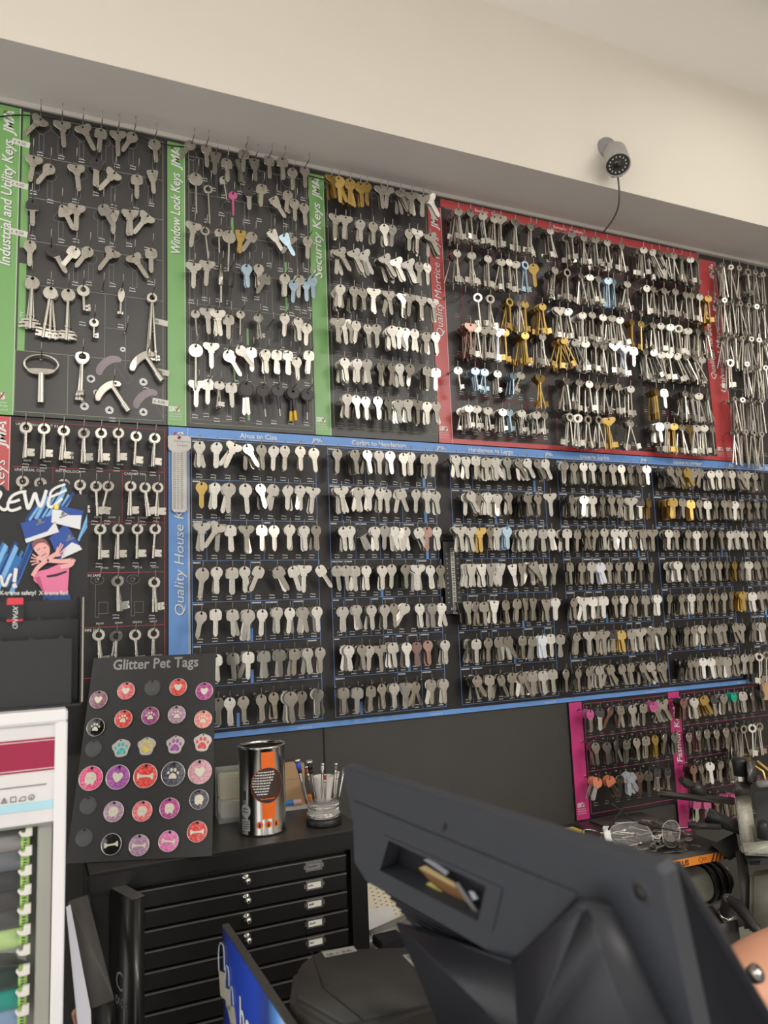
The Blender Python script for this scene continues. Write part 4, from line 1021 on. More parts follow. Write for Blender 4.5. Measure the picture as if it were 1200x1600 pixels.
for pts, w in (([(-10, 775), (-2, 768), (3, 772), (-3, 782), (-8, 784), (2, 796), (8, 798), (12, 794)], 3),         # R
               ([(40, 769), (30, 770), (18, 776), (13, 786), (22, 785), (30, 782)], 3), ([(13, 786), (12, 795), (17, 799), (26, 797), (32, 794)], 3),   # E
               ([(38, 771), (41, 785), (44, 798), (50, 784), (55, 769), (58, 783), (63, 794), (67, 785), (72, 768)], 3.6),   # M
               ([(101, 758), (88, 762), (79, 769), (78, 778), (90, 773), (103, 767)], 2.6), ([(78, 778), (74, 790), (80, 794), (88, 788), (96, 780)], 3.2),   # E
               ([(-6, 905), (2, 899), (4, 914), (9, 916), (14, 902), (17, 898)], 3), ([(25, 890), (23.5, 902), (22.5, 908)], 4), ([(22.5, 914), (23.5, 917)], 4.6)):   # n!
    stroke(mb, pts, w*1.45, HY, L0+.0025)
for t, x0, x1 in (('X-treme safety!', -1, 56), ('X-treme fun!', 61, 106)):
    vs, fs = text_geo(t, 1, bold=.02); wd = max(v.x for v in vs)
    a, z0 = Q(x0, 931.5, HY); c, _z = Q(x1, 931.5, HY); k = (c-a)/wd
    mb.add([(a+v.x*k, HY-L0-.0058, z0+.0012+v.y*k*1.15-(v.x*k)*.02) for v in vs], fs)
rel(dsp, mb, 'brush_lettering', LINEW)
# three snapshots of winter jumps
for quad, sky, snow, fig in (
    ([(84, 789), (130, 799), (125, 828), (80, 817)], [(86, 790), (130, 799), (128, 806), (108, 801)], [(80, 817), (82, 797), (95, 798), (108, 806), (127, 806), (125, 828)], (98, 806)),
    ([(32, 818), (82, 806), (92, 832), (41, 849)], [(32, 818), (82, 806), (84, 818), (76, 828), (38, 835)], [(41, 849), (39, 843), (74, 831), (86, 816), (92, 832)], (62, 817)),
    ([(77, 841), (103, 819), (128, 859), (92, 875)], [(77, 841), (103, 819), (125, 854), (92, 875)], [(95, 874), (100, 858), (112, 848), (124, 853), (128, 859)], (108, 842))):
    poly(quad, HY, L0+.0032, mat('photo_blue', (.03, .08, .34), .35), 'snapshot')
    mb = MB(); poly(snow, HY, L0+.0036, None, '', mb=mb); rel(dsp, mb, 'snapshot_snow', mat('snow_white', (.72, .74, .76), .5))
    mb = MB()
    fx, fy = fig
    poly([(fx-6, fy+3), (fx+7, fy-2), (fx+8, fy), (fx-5, fy+5)], HY, L0+.004, None, '', mb=mb); poly([(fx-3, fy+1), (fx-2, fy-5), (fx+2, fy-6), (fx+3, fy-1)], HY, L0+.0041, None, '', mb=mb)
    rel(dsp, mb, 'snapshot_figure', mat('figure_grey', (.2, .2, .24), .5))
poly([(84, 789), (92, 790), (91, 797), (85, 797)], HY, L0+.0042, mat('sun_yellow', (.85, .68, .12), .5), 'snapshot_jacket')
# printed picture of a person in a pink shirt with crossed arms
PK = mat('shirt_pink', (.78, .20, .36), .5); PKD = mat('shirt_pink_deep', (.52, .10, .22), .5)
SKN = mat('printed_skin', (.80, .42, .40), .5); SKD = mat('printed_skin_deep', (.52, .22, .22), .5)
poly([(52, 901), (60, 893), (74, 890), (92, 882), (108, 885), (107, 902), (105, 930), (70, 931), (66, 918), (53, 908)], HY, L0+.0044, PK, 'printed_shirt')
poly([(54, 903), (62, 901), (66, 914), (70, 929), (64, 920)], HY, L0+.0046, PKD, 'printed_shirt_fold')
poly([(72, 900), (88, 897), (104, 892), (104, 895), (88, 901), (74, 903)], HY, L0+.0046, mat('card_black', (.016, .016, .018), .4), 'printed_shirt_band')
poly([(68, 930), (108, 927), (111, 938), (66, 940)], HY, L0+.0045, mat('jeans_blue', (.03, .07, .26), .5), 'printed_jeans')
poly(chaikin([(50, 851), (57, 843), (68, 842), (76, 850), (78, 860), (77, 868), (71, 873), (64, 871), (54, 862)], 2), HY, L0+.0046, SKN, 'printed_face')
poly(chaikin([(50, 855), (51, 847), (59, 842), (68, 842), (75, 848), (77, 857), (74, 852), (68, 848), (58, 850), (52, 858)], 1), HY, L0+.0048, mat('printed_hair', (.25, .10, .10), .6), 'printed_hair')
mb = MB()
for a in ((58, 860, 62, 857), (68, 857, 72, 855), (65, 869, 72, 865), (66, 861, 67, 864)): poly([(a[0], a[1]), (a[2], a[3]), (a[2], a[3]+1.2), (a[0], a[1]+1.2)], HY, L0+.005, None, '', mb=mb)
rel(dsp, mb, 'printed_features', mat('printed_dark', (.12, .04, .05), .6))
mb = MB()
for pts, w in (([(112, 876), (100, 878), (82, 877), (70, 876), (60, 872)], 6.5), ([(52, 899), (58, 888), (68, 880), (78, 872), (88, 866)], 6.5), ([(114, 876), (110, 884), (96, 886)], 7),
               ([(60, 873), (51, 867)], 2), ([(60, 875), (49, 872)], 2), ([(60, 877), (48, 878)], 2), ([(61, 879), (50, 883)], 2),
               ([(86, 868), (90, 856)], 2), ([(88, 867), (95, 850)], 2), ([(89, 868), (98, 852)], 2), ([(90, 869), (101, 858)], 2), ([(88, 870), (99, 867)], 2)):
    stroke(mb, pts, w, HY, L0+.0052)
rel(dsp, mb, 'printed_arms', SKN)
# stepped bins
TRAY = mat('bin_black', (.022, .023, .026), .36, 0, .1, 20)
for k, (y0, y1, Y) in enumerate(((938, 1100, 1.035), (969, 1100, 1.0), (1000, 1102, .965))):
    a = onY(124 if k < 2 else 119, y0, Y); z1 = onY(0, y0+2, Y).z; z0 = TZ
    xr = onY((131, 122, 112)[k], (y0+y1)/2, Y).x
    rel(dsp, MB().box((-.3, Y, z0+.0005), (xr, Y+.002, z1), bev=.0008), 'bin_front', TRAY)
    mb = MB()
    for q_ in range(9): xx = xr-.012-q_*.032; mb.prism([(xx-.003, z1), (xx+.003, z1), (xx, z1+.004)], (), .0008, 0, Matrix.Translation((0, Y+.001, 0)))
    rel(dsp, mb, 'bin_tabs', TRAY)
sx = onY(124, 1000, .99).x
rel(dsp, MB().box((sx, .958, TZ+.0005), (sx+.0015, 1.045, onY(124, 932, 1.0).z), bev=.0006), 'side_wall', TRAY)
rel(dsp, MB().box((sx+.0016, .96, TZ+.004), (sx+.0032, .963, onY(124, 933, .96).z)), 'side_edge', mat('card_edge', (.55, .48, .38), .7))
rel(dsp, MB().box((sx+.004, 1.0, TZ+.0005), (sx+.0055, 1.047, onY(134, 935, 1.0).z), bev=.0005), 'outer_wall', TRAY)
rel(dsp, MB().box((-.3, .958, TZ+.0005), (sx, 1.047, TZ+.0025)), 'base', TRAY)
p0 = onY(10, 972, .998); p1 = onY(37, 934, .998)
lc = thing('lace_pack', (p0.x, .998, p0.z), 'small red and black shoelace pack with white lettering, in the display bins', 'shoelaces')
rel(lc, MB().box((p0.x, .993, p0.z), (p1.x, .9985, p1.z), bev=.0008), 'lace', mat('lace_red', (.7, .06, .08), .6, 0, .5, 600))
rel(lc, MB().box((p0.x-.0003, .9924, p0.z+.003), (p1.x+.0003, .993, p1.z-.008)), 'sleeve', mat('card_black', (.016, .016, .018), .4))
tx = MB(); put_text(tx, 'XPAND', .0078, wallM(p1.x-.011, p1.z-.009, .9922, -PI/2), shear=.25); tx.mi = 0; rel(lc, tx, 'lettering', LINEW)

# ---- sheet of glitter pet tags leaning on the cabinet
BL = Vector((.042, 1.286, 1.2005)); BRr = Vector((.241, 1.205, 1.2005)); wv_ = BRr-BL; TW = wv_.length; ux = wv_.normalized(); dn = Vector((-ux.y, ux.x, 0))
up = (dn*.086+Vector((0, 0, .297))); TH = up.length; uz = up.normalized(); un = ux.cross(uz).normalized()     # normal
if un.dot(EYE-BL) < 0: un = -un
TM = Matrix(((ux.x, -un.x, uz.x, BL.x), (ux.y, -un.y, uz.y, BL.y), (ux.z, -un.z, uz.z, BL.z), (0, 0, 0, 1)))     # x right, -y towards viewer, z up the sheet
sheet = thing('tag_sheet', None, 'black plastic sheet headed Glitter Pet Tags, leaning on the drawer cabinet', 'display card', M=TM)
MB().prism([(-.002, 0), (TW*1.0, .0), (TW*.965, TH*1.0), (TW*.03, TH*1.0)], (), .002, .0003).build('sheet', mat('sheet_black', (.030, .029, .029), .42, 0, .12, 10, bump=.05), sheet)
def onSheet(px, py):
    r = ray(px, py); t = (BL-EYE).dot(un)/r.dot(un); return TM.inverted() @ (EYE+r*t)
vs, fs = text_geo('Glitter Pet Tags', 1, bold=.02); wd = max(v.x for v in vs)
a = onSheet(176, 1047); c = onSheet(310, 1040); k = (c.x-a.x)/wd
MB().add([(a.x+v.x*k, -.0013, a.z+v.y*k*1.1) for v in vs], fs).build('lettering', mat('ink_silver', (.32, .32, .32), .35, .3), sheet)
RIM = mat('tag_rim', (.70, .66, .62), .35, .6, .05); EMB = mat('tag_emblem', (.76, .71, .58), .4, .35, .05)
CL = {'mauve': (.28, .10, .16), 'coral': (.72, .12, .14), 'clear': (.012, .012, .013), 'red': (.68, .03, .02), 'magenta': (.42, .02, .24), 'purple': (.28, .02, .16), 'lilac': (.38, .22, .34), 'salmon': (.80, .26, .22),
      'black': (.01, .01, .011), 'teal': (.03, .42, .42), 'gold': (.62, .47, .05), 'violet': (.33, .05, .32), 'pink': (.80, .06, .22), 'navy': (.03, .03, .06), 'light pink': (.62, .30, .36), 'rose': (.75, .12, .14), 'orchid': (.70, .16, .42)}
def heart(s): return [(s*x, s*z) for x, z in chaikin([(0, 3.2), (2.6, 5), (5.2, 3.4), (5, .2), (0, -6), (-5, .2), (-5.2, 3.4), (-2.6, 5)], 2)]
def bone(s): return [(s*x, s*z) for x, z in chaikin([(-5, 1), (-6.2, 3.2), (-8, 2.4), (-7.6, 0), (-8, -2.4), (-6.2, -3.2), (-5, -1), (5, -1), (6.2, -3.2), (8, -2.4), (7.6, 0), (8, 2.4), (6.2, 3.2), (5, 1)], 2)]
def pads(s): return [[(s*(cx+x*r_), s*(cz+z*r_*1.25)) for x, z in circ(1, 0, 0, 12)] for cx, cz, r_ in ((-4.6, 1.4, 1.2), (-1.7, 4, 1.4), (1.7, 4, 1.4), (4.6, 1.4, 1.2))]+[[(s*x, s*z) for x, z in chaikin([(-1.6, 1.2), (1.6, 1.2), (4.2, -2.6), (3, -4.6), (0, -3.8), (-3, -4.6), (-4.2, -2.6)], 2)]]
def dog(s): return [[(s*x, s*z) for x, z in chaikin([(-5, -5), (-5.6, 1), (-4.4, 5), (-1, 6), (3, 5.6), (5.4, 3), (5.6, -2), (3.6, -2.6), (4, -6), (2, -6), (1.4, -4.6), (-.6, -4.6), (-1.2, -6), (-3, -6), (-3.2, -4)], 2)]]
TAGS = [(260, 375, 'mauve', 'heart', 13), (432, 320, 'coral', 'heart', 13), (597, 300, 'clear', '', 12), (757, 297, 'red', 'heart', 13), (920, 322, 'magenta', 'heart', 13),
        (242, 547, 'black', 'paw', 13), (415, 495, 'red', 'paw', 13), (583, 475, 'purple', 'paw', 13), (748, 468, 'lilac', 'paw', 13), (912, 498, 'salmon', 'paw', 13),
        (228, 680, 'clear', '', 12), (400, 680, 'teal', 'shape', 14), (558, 668, 'gold', 'shape', 14), (737, 658, 'violet', 'shape', 14), (907, 645, 'red', 'shape', 14),
        (212, 865, 'pink', 'dog', 17), (380, 858, 'violet', 'heart', 17), (552, 850, 'red', 'bone', 17), (725, 838, 'navy', 'paw', 17), (892, 825, 'light pink', 'heart', 17),
        (195, 1035, 'clear', '', 12), (355, 1073, 'lilac', 'dog', 14), (533, 1070, 'rose', 'dog', 14), (703, 1052, 'magenta', 'dog', 14), (887, 997, 'navy', 'dog', 13.5),
        (170, 1235, 'clear', '', 12), (340, 1277, 'black', 'bone', 14), (513, 1283, 'lilac', 'bone', 14), (697, 1257, 'orchid', 'bone', 14), (875, 1198, 'red', 'bone', 14)]
RN = ['top', 'second', 'third', 'fourth', 'fifth', 'bottom']
for i, (zx, zy, cn, em, rp) in enumerate(TAGS):
    p = onSheet(90+zx/4, 1000+zy/4); r = rp*1.05/FPX*1.235
    M = TM @ Matrix.Translation((p.x, -.0022, p.z)) @ Matrix.Rotation(random.uniform(-.12, .12), 4, 'Y')
    what = {'heart': 'with heart emblem', 'paw': 'with paw print', 'dog': 'with shaggy dog emblem', 'bone': 'with bone emblem', 'shape': '', '': 'without an emblem'}[em]
    lab = '%s %s tag %s in the %s row of the tag sheet' % ('round' if em != 'shape' else 'paw-shaped', {'clear': 'clear black', 'navy': 'glittery navy', 'lilac': 'glittery lilac', 'mauve': 'glittery mauve'}.get(cn, cn), what, RN[i//5])
    o = thing('pet_tag', None, re.sub(' +', ' ', lab), 'pet tag', 'pet tags on the black sheet', M=M)
    em_m = glitter('enamel_'+cn.replace(' ', '_'), CL[cn]) if cn not in ('clear', 'black') else (mat('enamel_black', CL[cn], .12, 0, .1, coat=1) if cn == 'black' else mat('tag_clear', (.25, .25, .26), .15, 0, 0, alpha=.14))
    T2 = Matrix.Rotation(PI/2, 4, 'X')
    if em == 'shape':
        sh = chaikin([(-9, 9), (-4.5, 12.5), (0, 14), (4.5, 12.5), (9, 11), (13, 7), (13.5, 2), (10, -3), (9, -9), (5, -12), (-5, -12), (-9, -9), (-10, -3), (-13.5, 2), (-13, 7)], 2)
        s_ = r/14.2
        MB().prism([(x*s_, z*s_) for x, z in sh], [[(x*s_*.9, z*s_*.9+r*.82) for x, z in circ(1.4, 0, 0, 10)]], .0016, .0005).build('body', RIM, o)
        mb = MB()
        for pd in pads(1.55): mb.prism([(x*s_*1.08, z*s_*1.1-s_*.8) for x, z in pd], (), .0022, .0003)
        mb.build('enamel', em_m, o)
    else:
        MB().lathe([(0, .0002), (r, .0002), (r, .0014), (r*.985, .0018), (r*.955, .0018), (r*.945, .0011), (0, .0011)], 36, T2).build('rim', RIM if cn != 'clear' else em_m, o)
        MB().lathe([(r*.95, .0012), (r*.82, .0017), (0, .0019)], 36, T2).build('enamel', em_m, o)
        MB().lathe([(r*.13, .0022), (r*.05, .0022), (0, .0021)], 12, Matrix.Translation((0, 0, r*.8)) @ T2).build('hole', mat('hole_dark', (.01, .01, .01), .5), o)
        s_ = r/13*1.12
        mb = MB(); fl_ = {'heart': [heart(1)], 'bone': [bone(1)], 'paw': pads(1), 'dog': dog(1)}.get(em, [])
        for q_ in fl_: mb.prism([(x*s_, z*s_-.0006) for x, z in q_], (), .0014, .0003, Matrix.Translation((0, -.0021, 0)))
        if em == 'dog':
            mb.prism([(x*s_, z*s_+.001) for x, z in circ(2.6, -1, 1.5, 12)], (), .0024, .0005, Matrix.Translation((0, -.0022, 0)))
            for dx in (-3.4, 1.8): mb.prism([(x*s_, z*s_) for x, z in chaikin([(dx-1, 4), (dx+1, 4), (dx+1.2, -1), (dx-1.2, -1)], 1)], (), .0026, .0005, Matrix.Translation((0, -.0022, 0)))
        if fl_: mb.build('emblem', EMB, o)

# ---- open tin can
CC = Vector((.345, 1.30, CZ)); CRr = .0385; CH = .140
can = thing('tin_can', CC, 'open steel can with an orange stripe and brown round label, on the cabinet', 'can')
CANM = mat('can_steel', (.50, .49, .47), .2, 1, .06, 8)
MB().lathe([(0, .003), (CRr-.003, .002), (CRr, 0), (CRr+.0012, .002), (CRr+.0012, .004), (CRr, .006), (CRr, CH-.005), (CRr+.0015, CH-.003), (CRr+.002, CH), (CRr, CH+.0015), (CRr-.002, CH), (CRr-.0015, CH-.004), (CRr-.002, .006), (0, .006)], 64).build('body', CANM, can)
view = math.atan2(-CC.y, -CC.x)          # direction to the viewer
def cpatch(mb, poly_, dr, u0=0.):        # (u metres right along the surface, z) wrapped on the can
    vs = []
    for u, z in poly_:
        a = view+(u+u0)/CRr; vs.append(((CRr+dr)*math.cos(a), (CRr+dr)*math.sin(a), z))
    mb.add(vs, [tuple(range(len(vs)))])
def crect(mb, u0, z0, u1, z1, dr, n=10):
    for i in range(n):
        a = u0+(u1-u0)*i/n; b = u0+(u1-u0)*(i+1)/n; cpatch(mb, [(a, z0), (b, z0), (b, z1), (a, z1)], dr)
def cdisc(mb, cu, cz, r, dr, n=12):
    for i in range(-n, n):
        a = r*i/n; b = r*(i+1)/n; ha = math.sqrt(max(0, r*r-a*a)); hb = math.sqrt(max(0, r*r-b*b))
        cpatch(mb, [(cu+a, cz-ha), (cu+b, cz-hb), (cu+b, cz+hb), (cu+a, cz+ha)], dr)
def ctext(mb, t, size, u, z, dr, ang=0, **kw):
    vs, fs = text_geo(t, size, **kw); out = []
    for v in vs:
        uu = u+v.x*math.cos(ang)-v.y*math.sin(ang); zz = z+v.x*math.sin(ang)+v.y*math.cos(ang)
        a = view+uu/CRr; out.append(((CRr+dr)*math.cos(a), (CRr+dr)*math.sin(a), zz))
    mb.add(out, fs)
ORG = mat('can_orange', (.85, .16, .02), .4); BRN = mat('can_brown', (.055, .032, .025), .4)
mb = MB(); crect(mb, -.001, .105, .022, .133, .0003); crect(mb, -.001, .027, .022, .056, .0003); mb.build('orange_stripe', ORG, can)
mb = MB(); cdisc(mb, .009, .080, .0285, .0005); mb.build('label_ring', ORG, can)
mb = MB(); cdisc(mb, .009, .080, .0278, .0007); mb.build('round_label', BRN, can)
mb = MB()
R = random.Random(31)
def words(mb, u, u1, z, h, dr):                 # a line of print too small to read, as word-long marks
    while u < u1-.001:
        w = min(R.uniform(.0016, .0048), u1-u); crect(mb, u, z, u+w, z+h, dr, 2); u += w+.0009
for i, sx_ in enumerate((-.006, -.010, -.0135, -.0150, -.0155, -.0155, -.0135, -.0115, -.008)):
    words(mb, sx_-.001, (.020, .022, .020, .018, .014, .012, .012, .010, .008)[i], .1000-.0046*i+.0003*i, .0019, .0009)
mb.build('label_text', LINEW, can)
mb = MB(); words(mb, -.003, .022, .0580, .0016, .0009); mb.build('label_text_orange', ORG, can)
mb = MB()
for u in (-.005, .009, .0225): cdisc(mb, u, .0185, .0055, .0003)
mb.build('orange_icons', ORG, can)
mb = MB()
for u in (-.005, .009, .0225):
    cpatch(mb, [(u-.002, .0205), (u-.0013, .0150), (u+.0013, .0150), (u+.002, .0205)], .0006); crect(mb, u-.001, .0212, u+.001, .0222, .0006, 2)
mb.build('icon_drawings', BRN, can)
mb = MB(); cdisc(mb, -.031, .040, .0105, .0003, 14); crect(mb, -.040, .009, -.022, .026, .0003); mb.build('side_labels', mat('label_grey', (.5, .5, .5), .4), can)
mb = MB(); words(mb, -.0375, -.026, .0425, .0018, .0006); words(mb, -.0385, -.024, .0375, .0018, .0006)
for k in range(4): crect(mb, -.0385, .0235-.0035*k, -.0235, .0225-.0035*k, .0006)
crect(mb, -.036, .057, -.0295, .071, .0003, 4); mb.build('side_print', mat('ink_dark', (.05, .05, .05), .6), can)

# ---- square glass jar with pale wax, cardboard box and odds and ends
jar = thing('glass_jar', (.325, 1.405, CZ+.0005), 'square glass jar of pale wax behind the steel can', 'jar', rz=-.1)
GL = mat('clear_glass', (.80, .82, .76), .06, 0, 0, alpha=.22)
MB().prism([(x, z) for x, z in ((-.034, -.03), (.034, -.03), (.034, .03), (-.034, .03))], [[(-.030, -.026), (.030, -.026), (.030, .026), (-.030, .026)]], .086, 0, Matrix.Translation((0, 0, .043)) @ Matrix.Rotation(PI/2, 4, 'X')).build('glass', GL, jar)
MB().box((-.034, -.03, 0), (.034, .03, .007), bev=.002).build('glass_base', GL, jar)
MB().box((-.0298, -.0258, .0072), (.0298, .0258, .034), bev=.002).build('wax', mat('wax', (.75, .73, .66), .5), jar)
MB().box((-.0298, -.010, .0345), (.0298, .0258, .076), bev=.003).build('frosting', mat('jar_pale', (.78, .72, .52), .7), jar)  # pale block in the back of the jar, above the wax
bx_ = thing('cardboard_box', (.427, 1.425, CZ+.0005), 'small brown cardboard box leaning on the wall between can and screwdrivers', 'box', rz=0)
CARD = mat('cardboard', (.48, .31, .17), .75, 0, .08, 40)
MB().box((-.033, -.012, 0), (.030, .018, .079), bev=.0015).build('carton', CARD, bx_)
MB().prism([(-.033, 0), (.012, 0), (.014, .0035), (.008, .0062), (-.033, .0035)], (), .0016, 0, Matrix.Translation((0, -.010, .077))).build('flap', CARD, bx_)
MB().box((-.033, -.0125, .052), (.030, -.0119, .0527)).build('fold_line', mat('card_crease', (.36, .23, .12), .8), bx_)
p = onZ(452, 1259, CZ+.006)
o = thing('marker_pen', (p.x, p.y, CZ+.0105), 'blue marker pen with a pink middle, lying before the cardboard box', 'pen')
MB().tube([(-.02, .004, 0), (.008, 0, .0005)], .0052, 12).build('cap', mat('pen_blue', (.03, .25, .7), .35), o)
MB().tube([(.008, 0, .0005), (.022, -.002, .0005)], .0048, 12).build('barrel', mat('pen_pink', (.75, .5, .5), .4), o)
o = thing('glue_tube', (p.x+.034, p.y+.006, CZ+.013), 'orange tube with black printing beside the blue pen', 'tube')
MB().box((-.012, -.006, -.006), (.02, .006, .007), bev=.003).build('tube', mat('tube_orange', (.85, .28, .04), .45), o)
tx = MB(); put_text(tx, 'EVO', .009, Matrix.Translation((-.009, -.0064, -.003)) @ Matrix.Rotation(PI/2, 4, 'X')); tx.build('lettering', mat('ink_dark', (.05, .05, .05), .6), o)
tag(hull([(p.x-.026, p.y-.012, CZ+.0005), (p.x+.055, p.y-.018, CZ+.0005), (p.x+.06, p.y+.02, CZ+.0005), (p.x-.02, p.y+.022, CZ+.0005), (p.x-.026, p.y-.012, CZ+.004), (p.x+.055, p.y-.018, CZ+.004), (p.x+.06, p.y+.02, CZ+.004), (p.x-.02, p.y+.022, CZ+.004)]).build('paper_packet', mat('paper_white', (.68, .66, .62), .6)), 'white paper packet under the pen and orange tube', 'packet')
o = thing('paper_cone', (.475, 1.36, CZ+.0005), 'white rolled paper standing behind the screwdriver stand', 'paper')
MB().lathe([(.008, 0), (.019, .062), (.0196, .062), (.0088, 0)], 20).build('roll', mat('paper_white', (.68, .66, .62), .6), o)

# ---- rotating stand of small screwdrivers
SC = Vector((.447, 1.283, CZ)); 
st = thing('screwdriver_stand', SC, 'round clear stand with black foot holding watchmaker screwdrivers', 'stand')
MB().lathe([(0, 0), (.030, 0), (.0305, .003), (.030, .010), (.027, .013), (0, .013)], 40).build('foot', PLASTK, st)
ACR = mat('acrylic', (.9, .9, .88), .05, 0, 0, trans=.85, ior=1.4)
MB().lathe([(.0, .0135), (.027, .0135), (.0285, .016), (.0285, .019), (.0265, .021), (.0265, .030), (.0272, .031), (.0272, .0345), (.026, .036), (0, .036)], 40).build('acrylic_tiers', ACR, st)
MB().lathe([(.0287, .0165), (.0291, .0165), (.0291, .0185), (.0287, .0185), (.0287, .0165)], 40).lathe([(.0267, .0300), (.0277, .0300), (.0277, .0312), (.0267, .0312), (.0267, .0300)], 40).build('chrome_rings', CHROME, st)
DRV = [(464, 1186, 481, 1263, 'blue', (.02, .08, .5), .0062), (478, 1197, 492, 1256, 'red', (.6, .08, .05), .004), (483, 1188, 492, 1266, 'black', (.01, .01, .01), .0062), (504, 1192, 503, 1250, 'white', (.6, .6, .58), .0042),
       (508, 1209, 508, 1265, 'red-banded dark', (.35, .04, .04), .004), (525, 1192, 522, 1258, 'grey', (.15, .15, .15), .0042), (528, 1205, 524, 1252, 'pale', (.5, .5, .48), .004), (538, 1199, 530, 1250, 'plain chrome', (.5, .5, .5), .003)]
for i, (x0, y0, x1, y1, cn, c, hr) in enumerate(DRV):
    a_ = 2*PI*(i*.382); rr_ = .012+.008*((i*7) % 3)/2
    foot = onY(x1, y1, SC.y+(-.014, .0, -.012, .016, -.008, .012, .014, .018)[i]); foot.z = CZ+.0365
    foot.x = X_at(x1, foot.y, foot.z)
    top = onY(x0, y0, foot.y+(.006, .004, -.006, .004, 0, .004, .004, .006)[i])
    d = (top-foot); L = d.length; M = Matrix.Translation(foot) @ d.to_track_quat('Z', 'Y').to_matrix().to_4x4()
    o = thing('screwdriver', None, 'small %s screwdriver standing in the round clear stand' % (cn+'-collared' if cn in ('blue', 'red', 'black', 'white', 'grey', 'pale') else cn), 'screwdriver', 'screwdrivers in the round stand', M=M)
    big = hr > .005; hb = .0033 if big else .0022
    MB().lathe([(.0008, 0), (.0014, .006), (hb, .010)] + [(hb, L*.70)], 10).build('shaft', CHROME, o)
    MB().lathe([(hb, L*.70), (hb*1.15, L*.71), (hb*1.15, L*.78), (hb*1.05, L*.79)], 12).build('sleeve', PLASTK if big else CHROME, o)
    MB().lathe([(hb*1.05, L*.79), (hb*1.3, L*.80), (hb*1.3, L*.91), (hb, L*.92)], 12).build('collar', mat('drv_'+cn.replace(' ', '_').replace('-', '_'), c, .4), o)
    MB().lathe([(hb, L*.92), (hr*.8, L*.935), (hr, L*.955), (hr, L*.98), (hr*.8, L), (0, L)], 16).build('swivel_head', CHROME, o)

# ================================================================== till screen seen from behind (nearest thing)
TA = Vector((.24074, .64144, 1.42069)); TE = Vector((.12152, -.99259, 0)); TN = Vector((.99259, .12152, 0)); TL = .3387
def tp(e, n, z): return TA+TE*e+TN*n+Vector((0, 0, z))
TILL = mat('till_black', (.036, .039, .048), .48, 0, .1, 60, bump=.03)
TILLD = mat('till_dark', (.017, .018, .024), .42, 0, .1, 60)
till = thing('till_monitor', TA, 'large black till monitor seen from behind, nearest the viewer', 'monitor')
th = math.radians(10); tv = Vector((0, 0, -math.cos(th)))+TN*math.sin(th); tnn = TE.cross(tv).normalized()
if tnn.dot(EYE-TA) < 0: tnn = -tnn
PT = Matrix(((TE.x, -tnn.x, -tv.x, TA.x), (TE.y, -tnn.y, -tv.y, TA.y), (TE.z, -tnn.z, -tv.z, TA.z), (0, 0, 0, 1)))    # x along the top edge, -y to the viewer, z up the back face
PTi = PT.inverted()
def onT(px, py, d=0.):
    o_ = TA-tnn*d; r = ray(px, py); t = (o_-EYE).dot(tnn)/r.dot(tnn); p = PTi @ (EYE+r*t); return (p.x, p.z)
def trel(mb, name, m, par=till):
    l = till.location; mb.v = [(v[0]-l.x, v[1]-l.y, v[2]-l.z) for v in mb.v]; return mb.build(name, m, par)
prof = [(.0125, -.003), (.030, -.0985), (.080, -.165), (.150, -.221), (.163, -.221), (.0135, -.001)]
trel(hull([tp(e, n, z) for e in (.002, TL-.002) for n, z in prof], .003), 'housing', TILLD)
prof2 = [(.0125, .0), (.0125, -.002), (.158, -.224), (.166, -.221), (.0145, .0)]
trel(hull([tp(e, n, z) for e in (-.001, TL+.001) for n, z in prof2], .002), 'screen_bezel', TILLD)
slot = [onT(*q_) for q_ in ((612, 1311), (765, 1382), (752, 1437), (598, 1358))]
mb = MB(); mb.prism([(.0, -.003), (.003, 0), (TL-.004, .000), (TL, -.004), (TL, -.1), (.012, -.1), (.003, -.092)], [slot], .012, .0016, PT @ Matrix.Translation((0, .006, 0)))
trel(mb, 'back_cover', TILL)
pl = [onT(*q_) for q_ in ((553, 1250), (730, 1323), (900, 1393), (905, 1402), (860, 1450), (800, 1505), (575, 1376), (556, 1345))]
mb = MB(); mb.prism(pl, [slot], .0024, .0011, PT @ Matrix.Translation((0, -.0008, 0)))
trel(mb, 'slot_panel', TILL)
fr = [onT(*q_) for q_ in ((603, 1302), (790, 1385), (775, 1452), (586, 1361))]
mb = MB(); mb.prism(fr, [slot], .0012, .0005, PT @ Matrix.Translation((0, -.0024, 0))); trel(mb, 'slot_frame', TILL)
mb = MB(); mb.box((0, .0, -.3), (0, 0, 0)) if False else None
for k in range(8):
    a = .012+.009*k; mb = mb or MB(); z0, z1 = -.104-.0065*k, -.1015-.0065*k
mb = MB()
for k in range(9):
    f = .08+.1*k; n_ = .030+(.082-.030)*f; z_ = -.0985+(-.165+.0985)*f
    mb.tube([tp(.004, n_-.001, z_), tp(.11, n_-.001, z_)], .0016, 6)
trel(mb, 'cooling_ribs', TILLD)
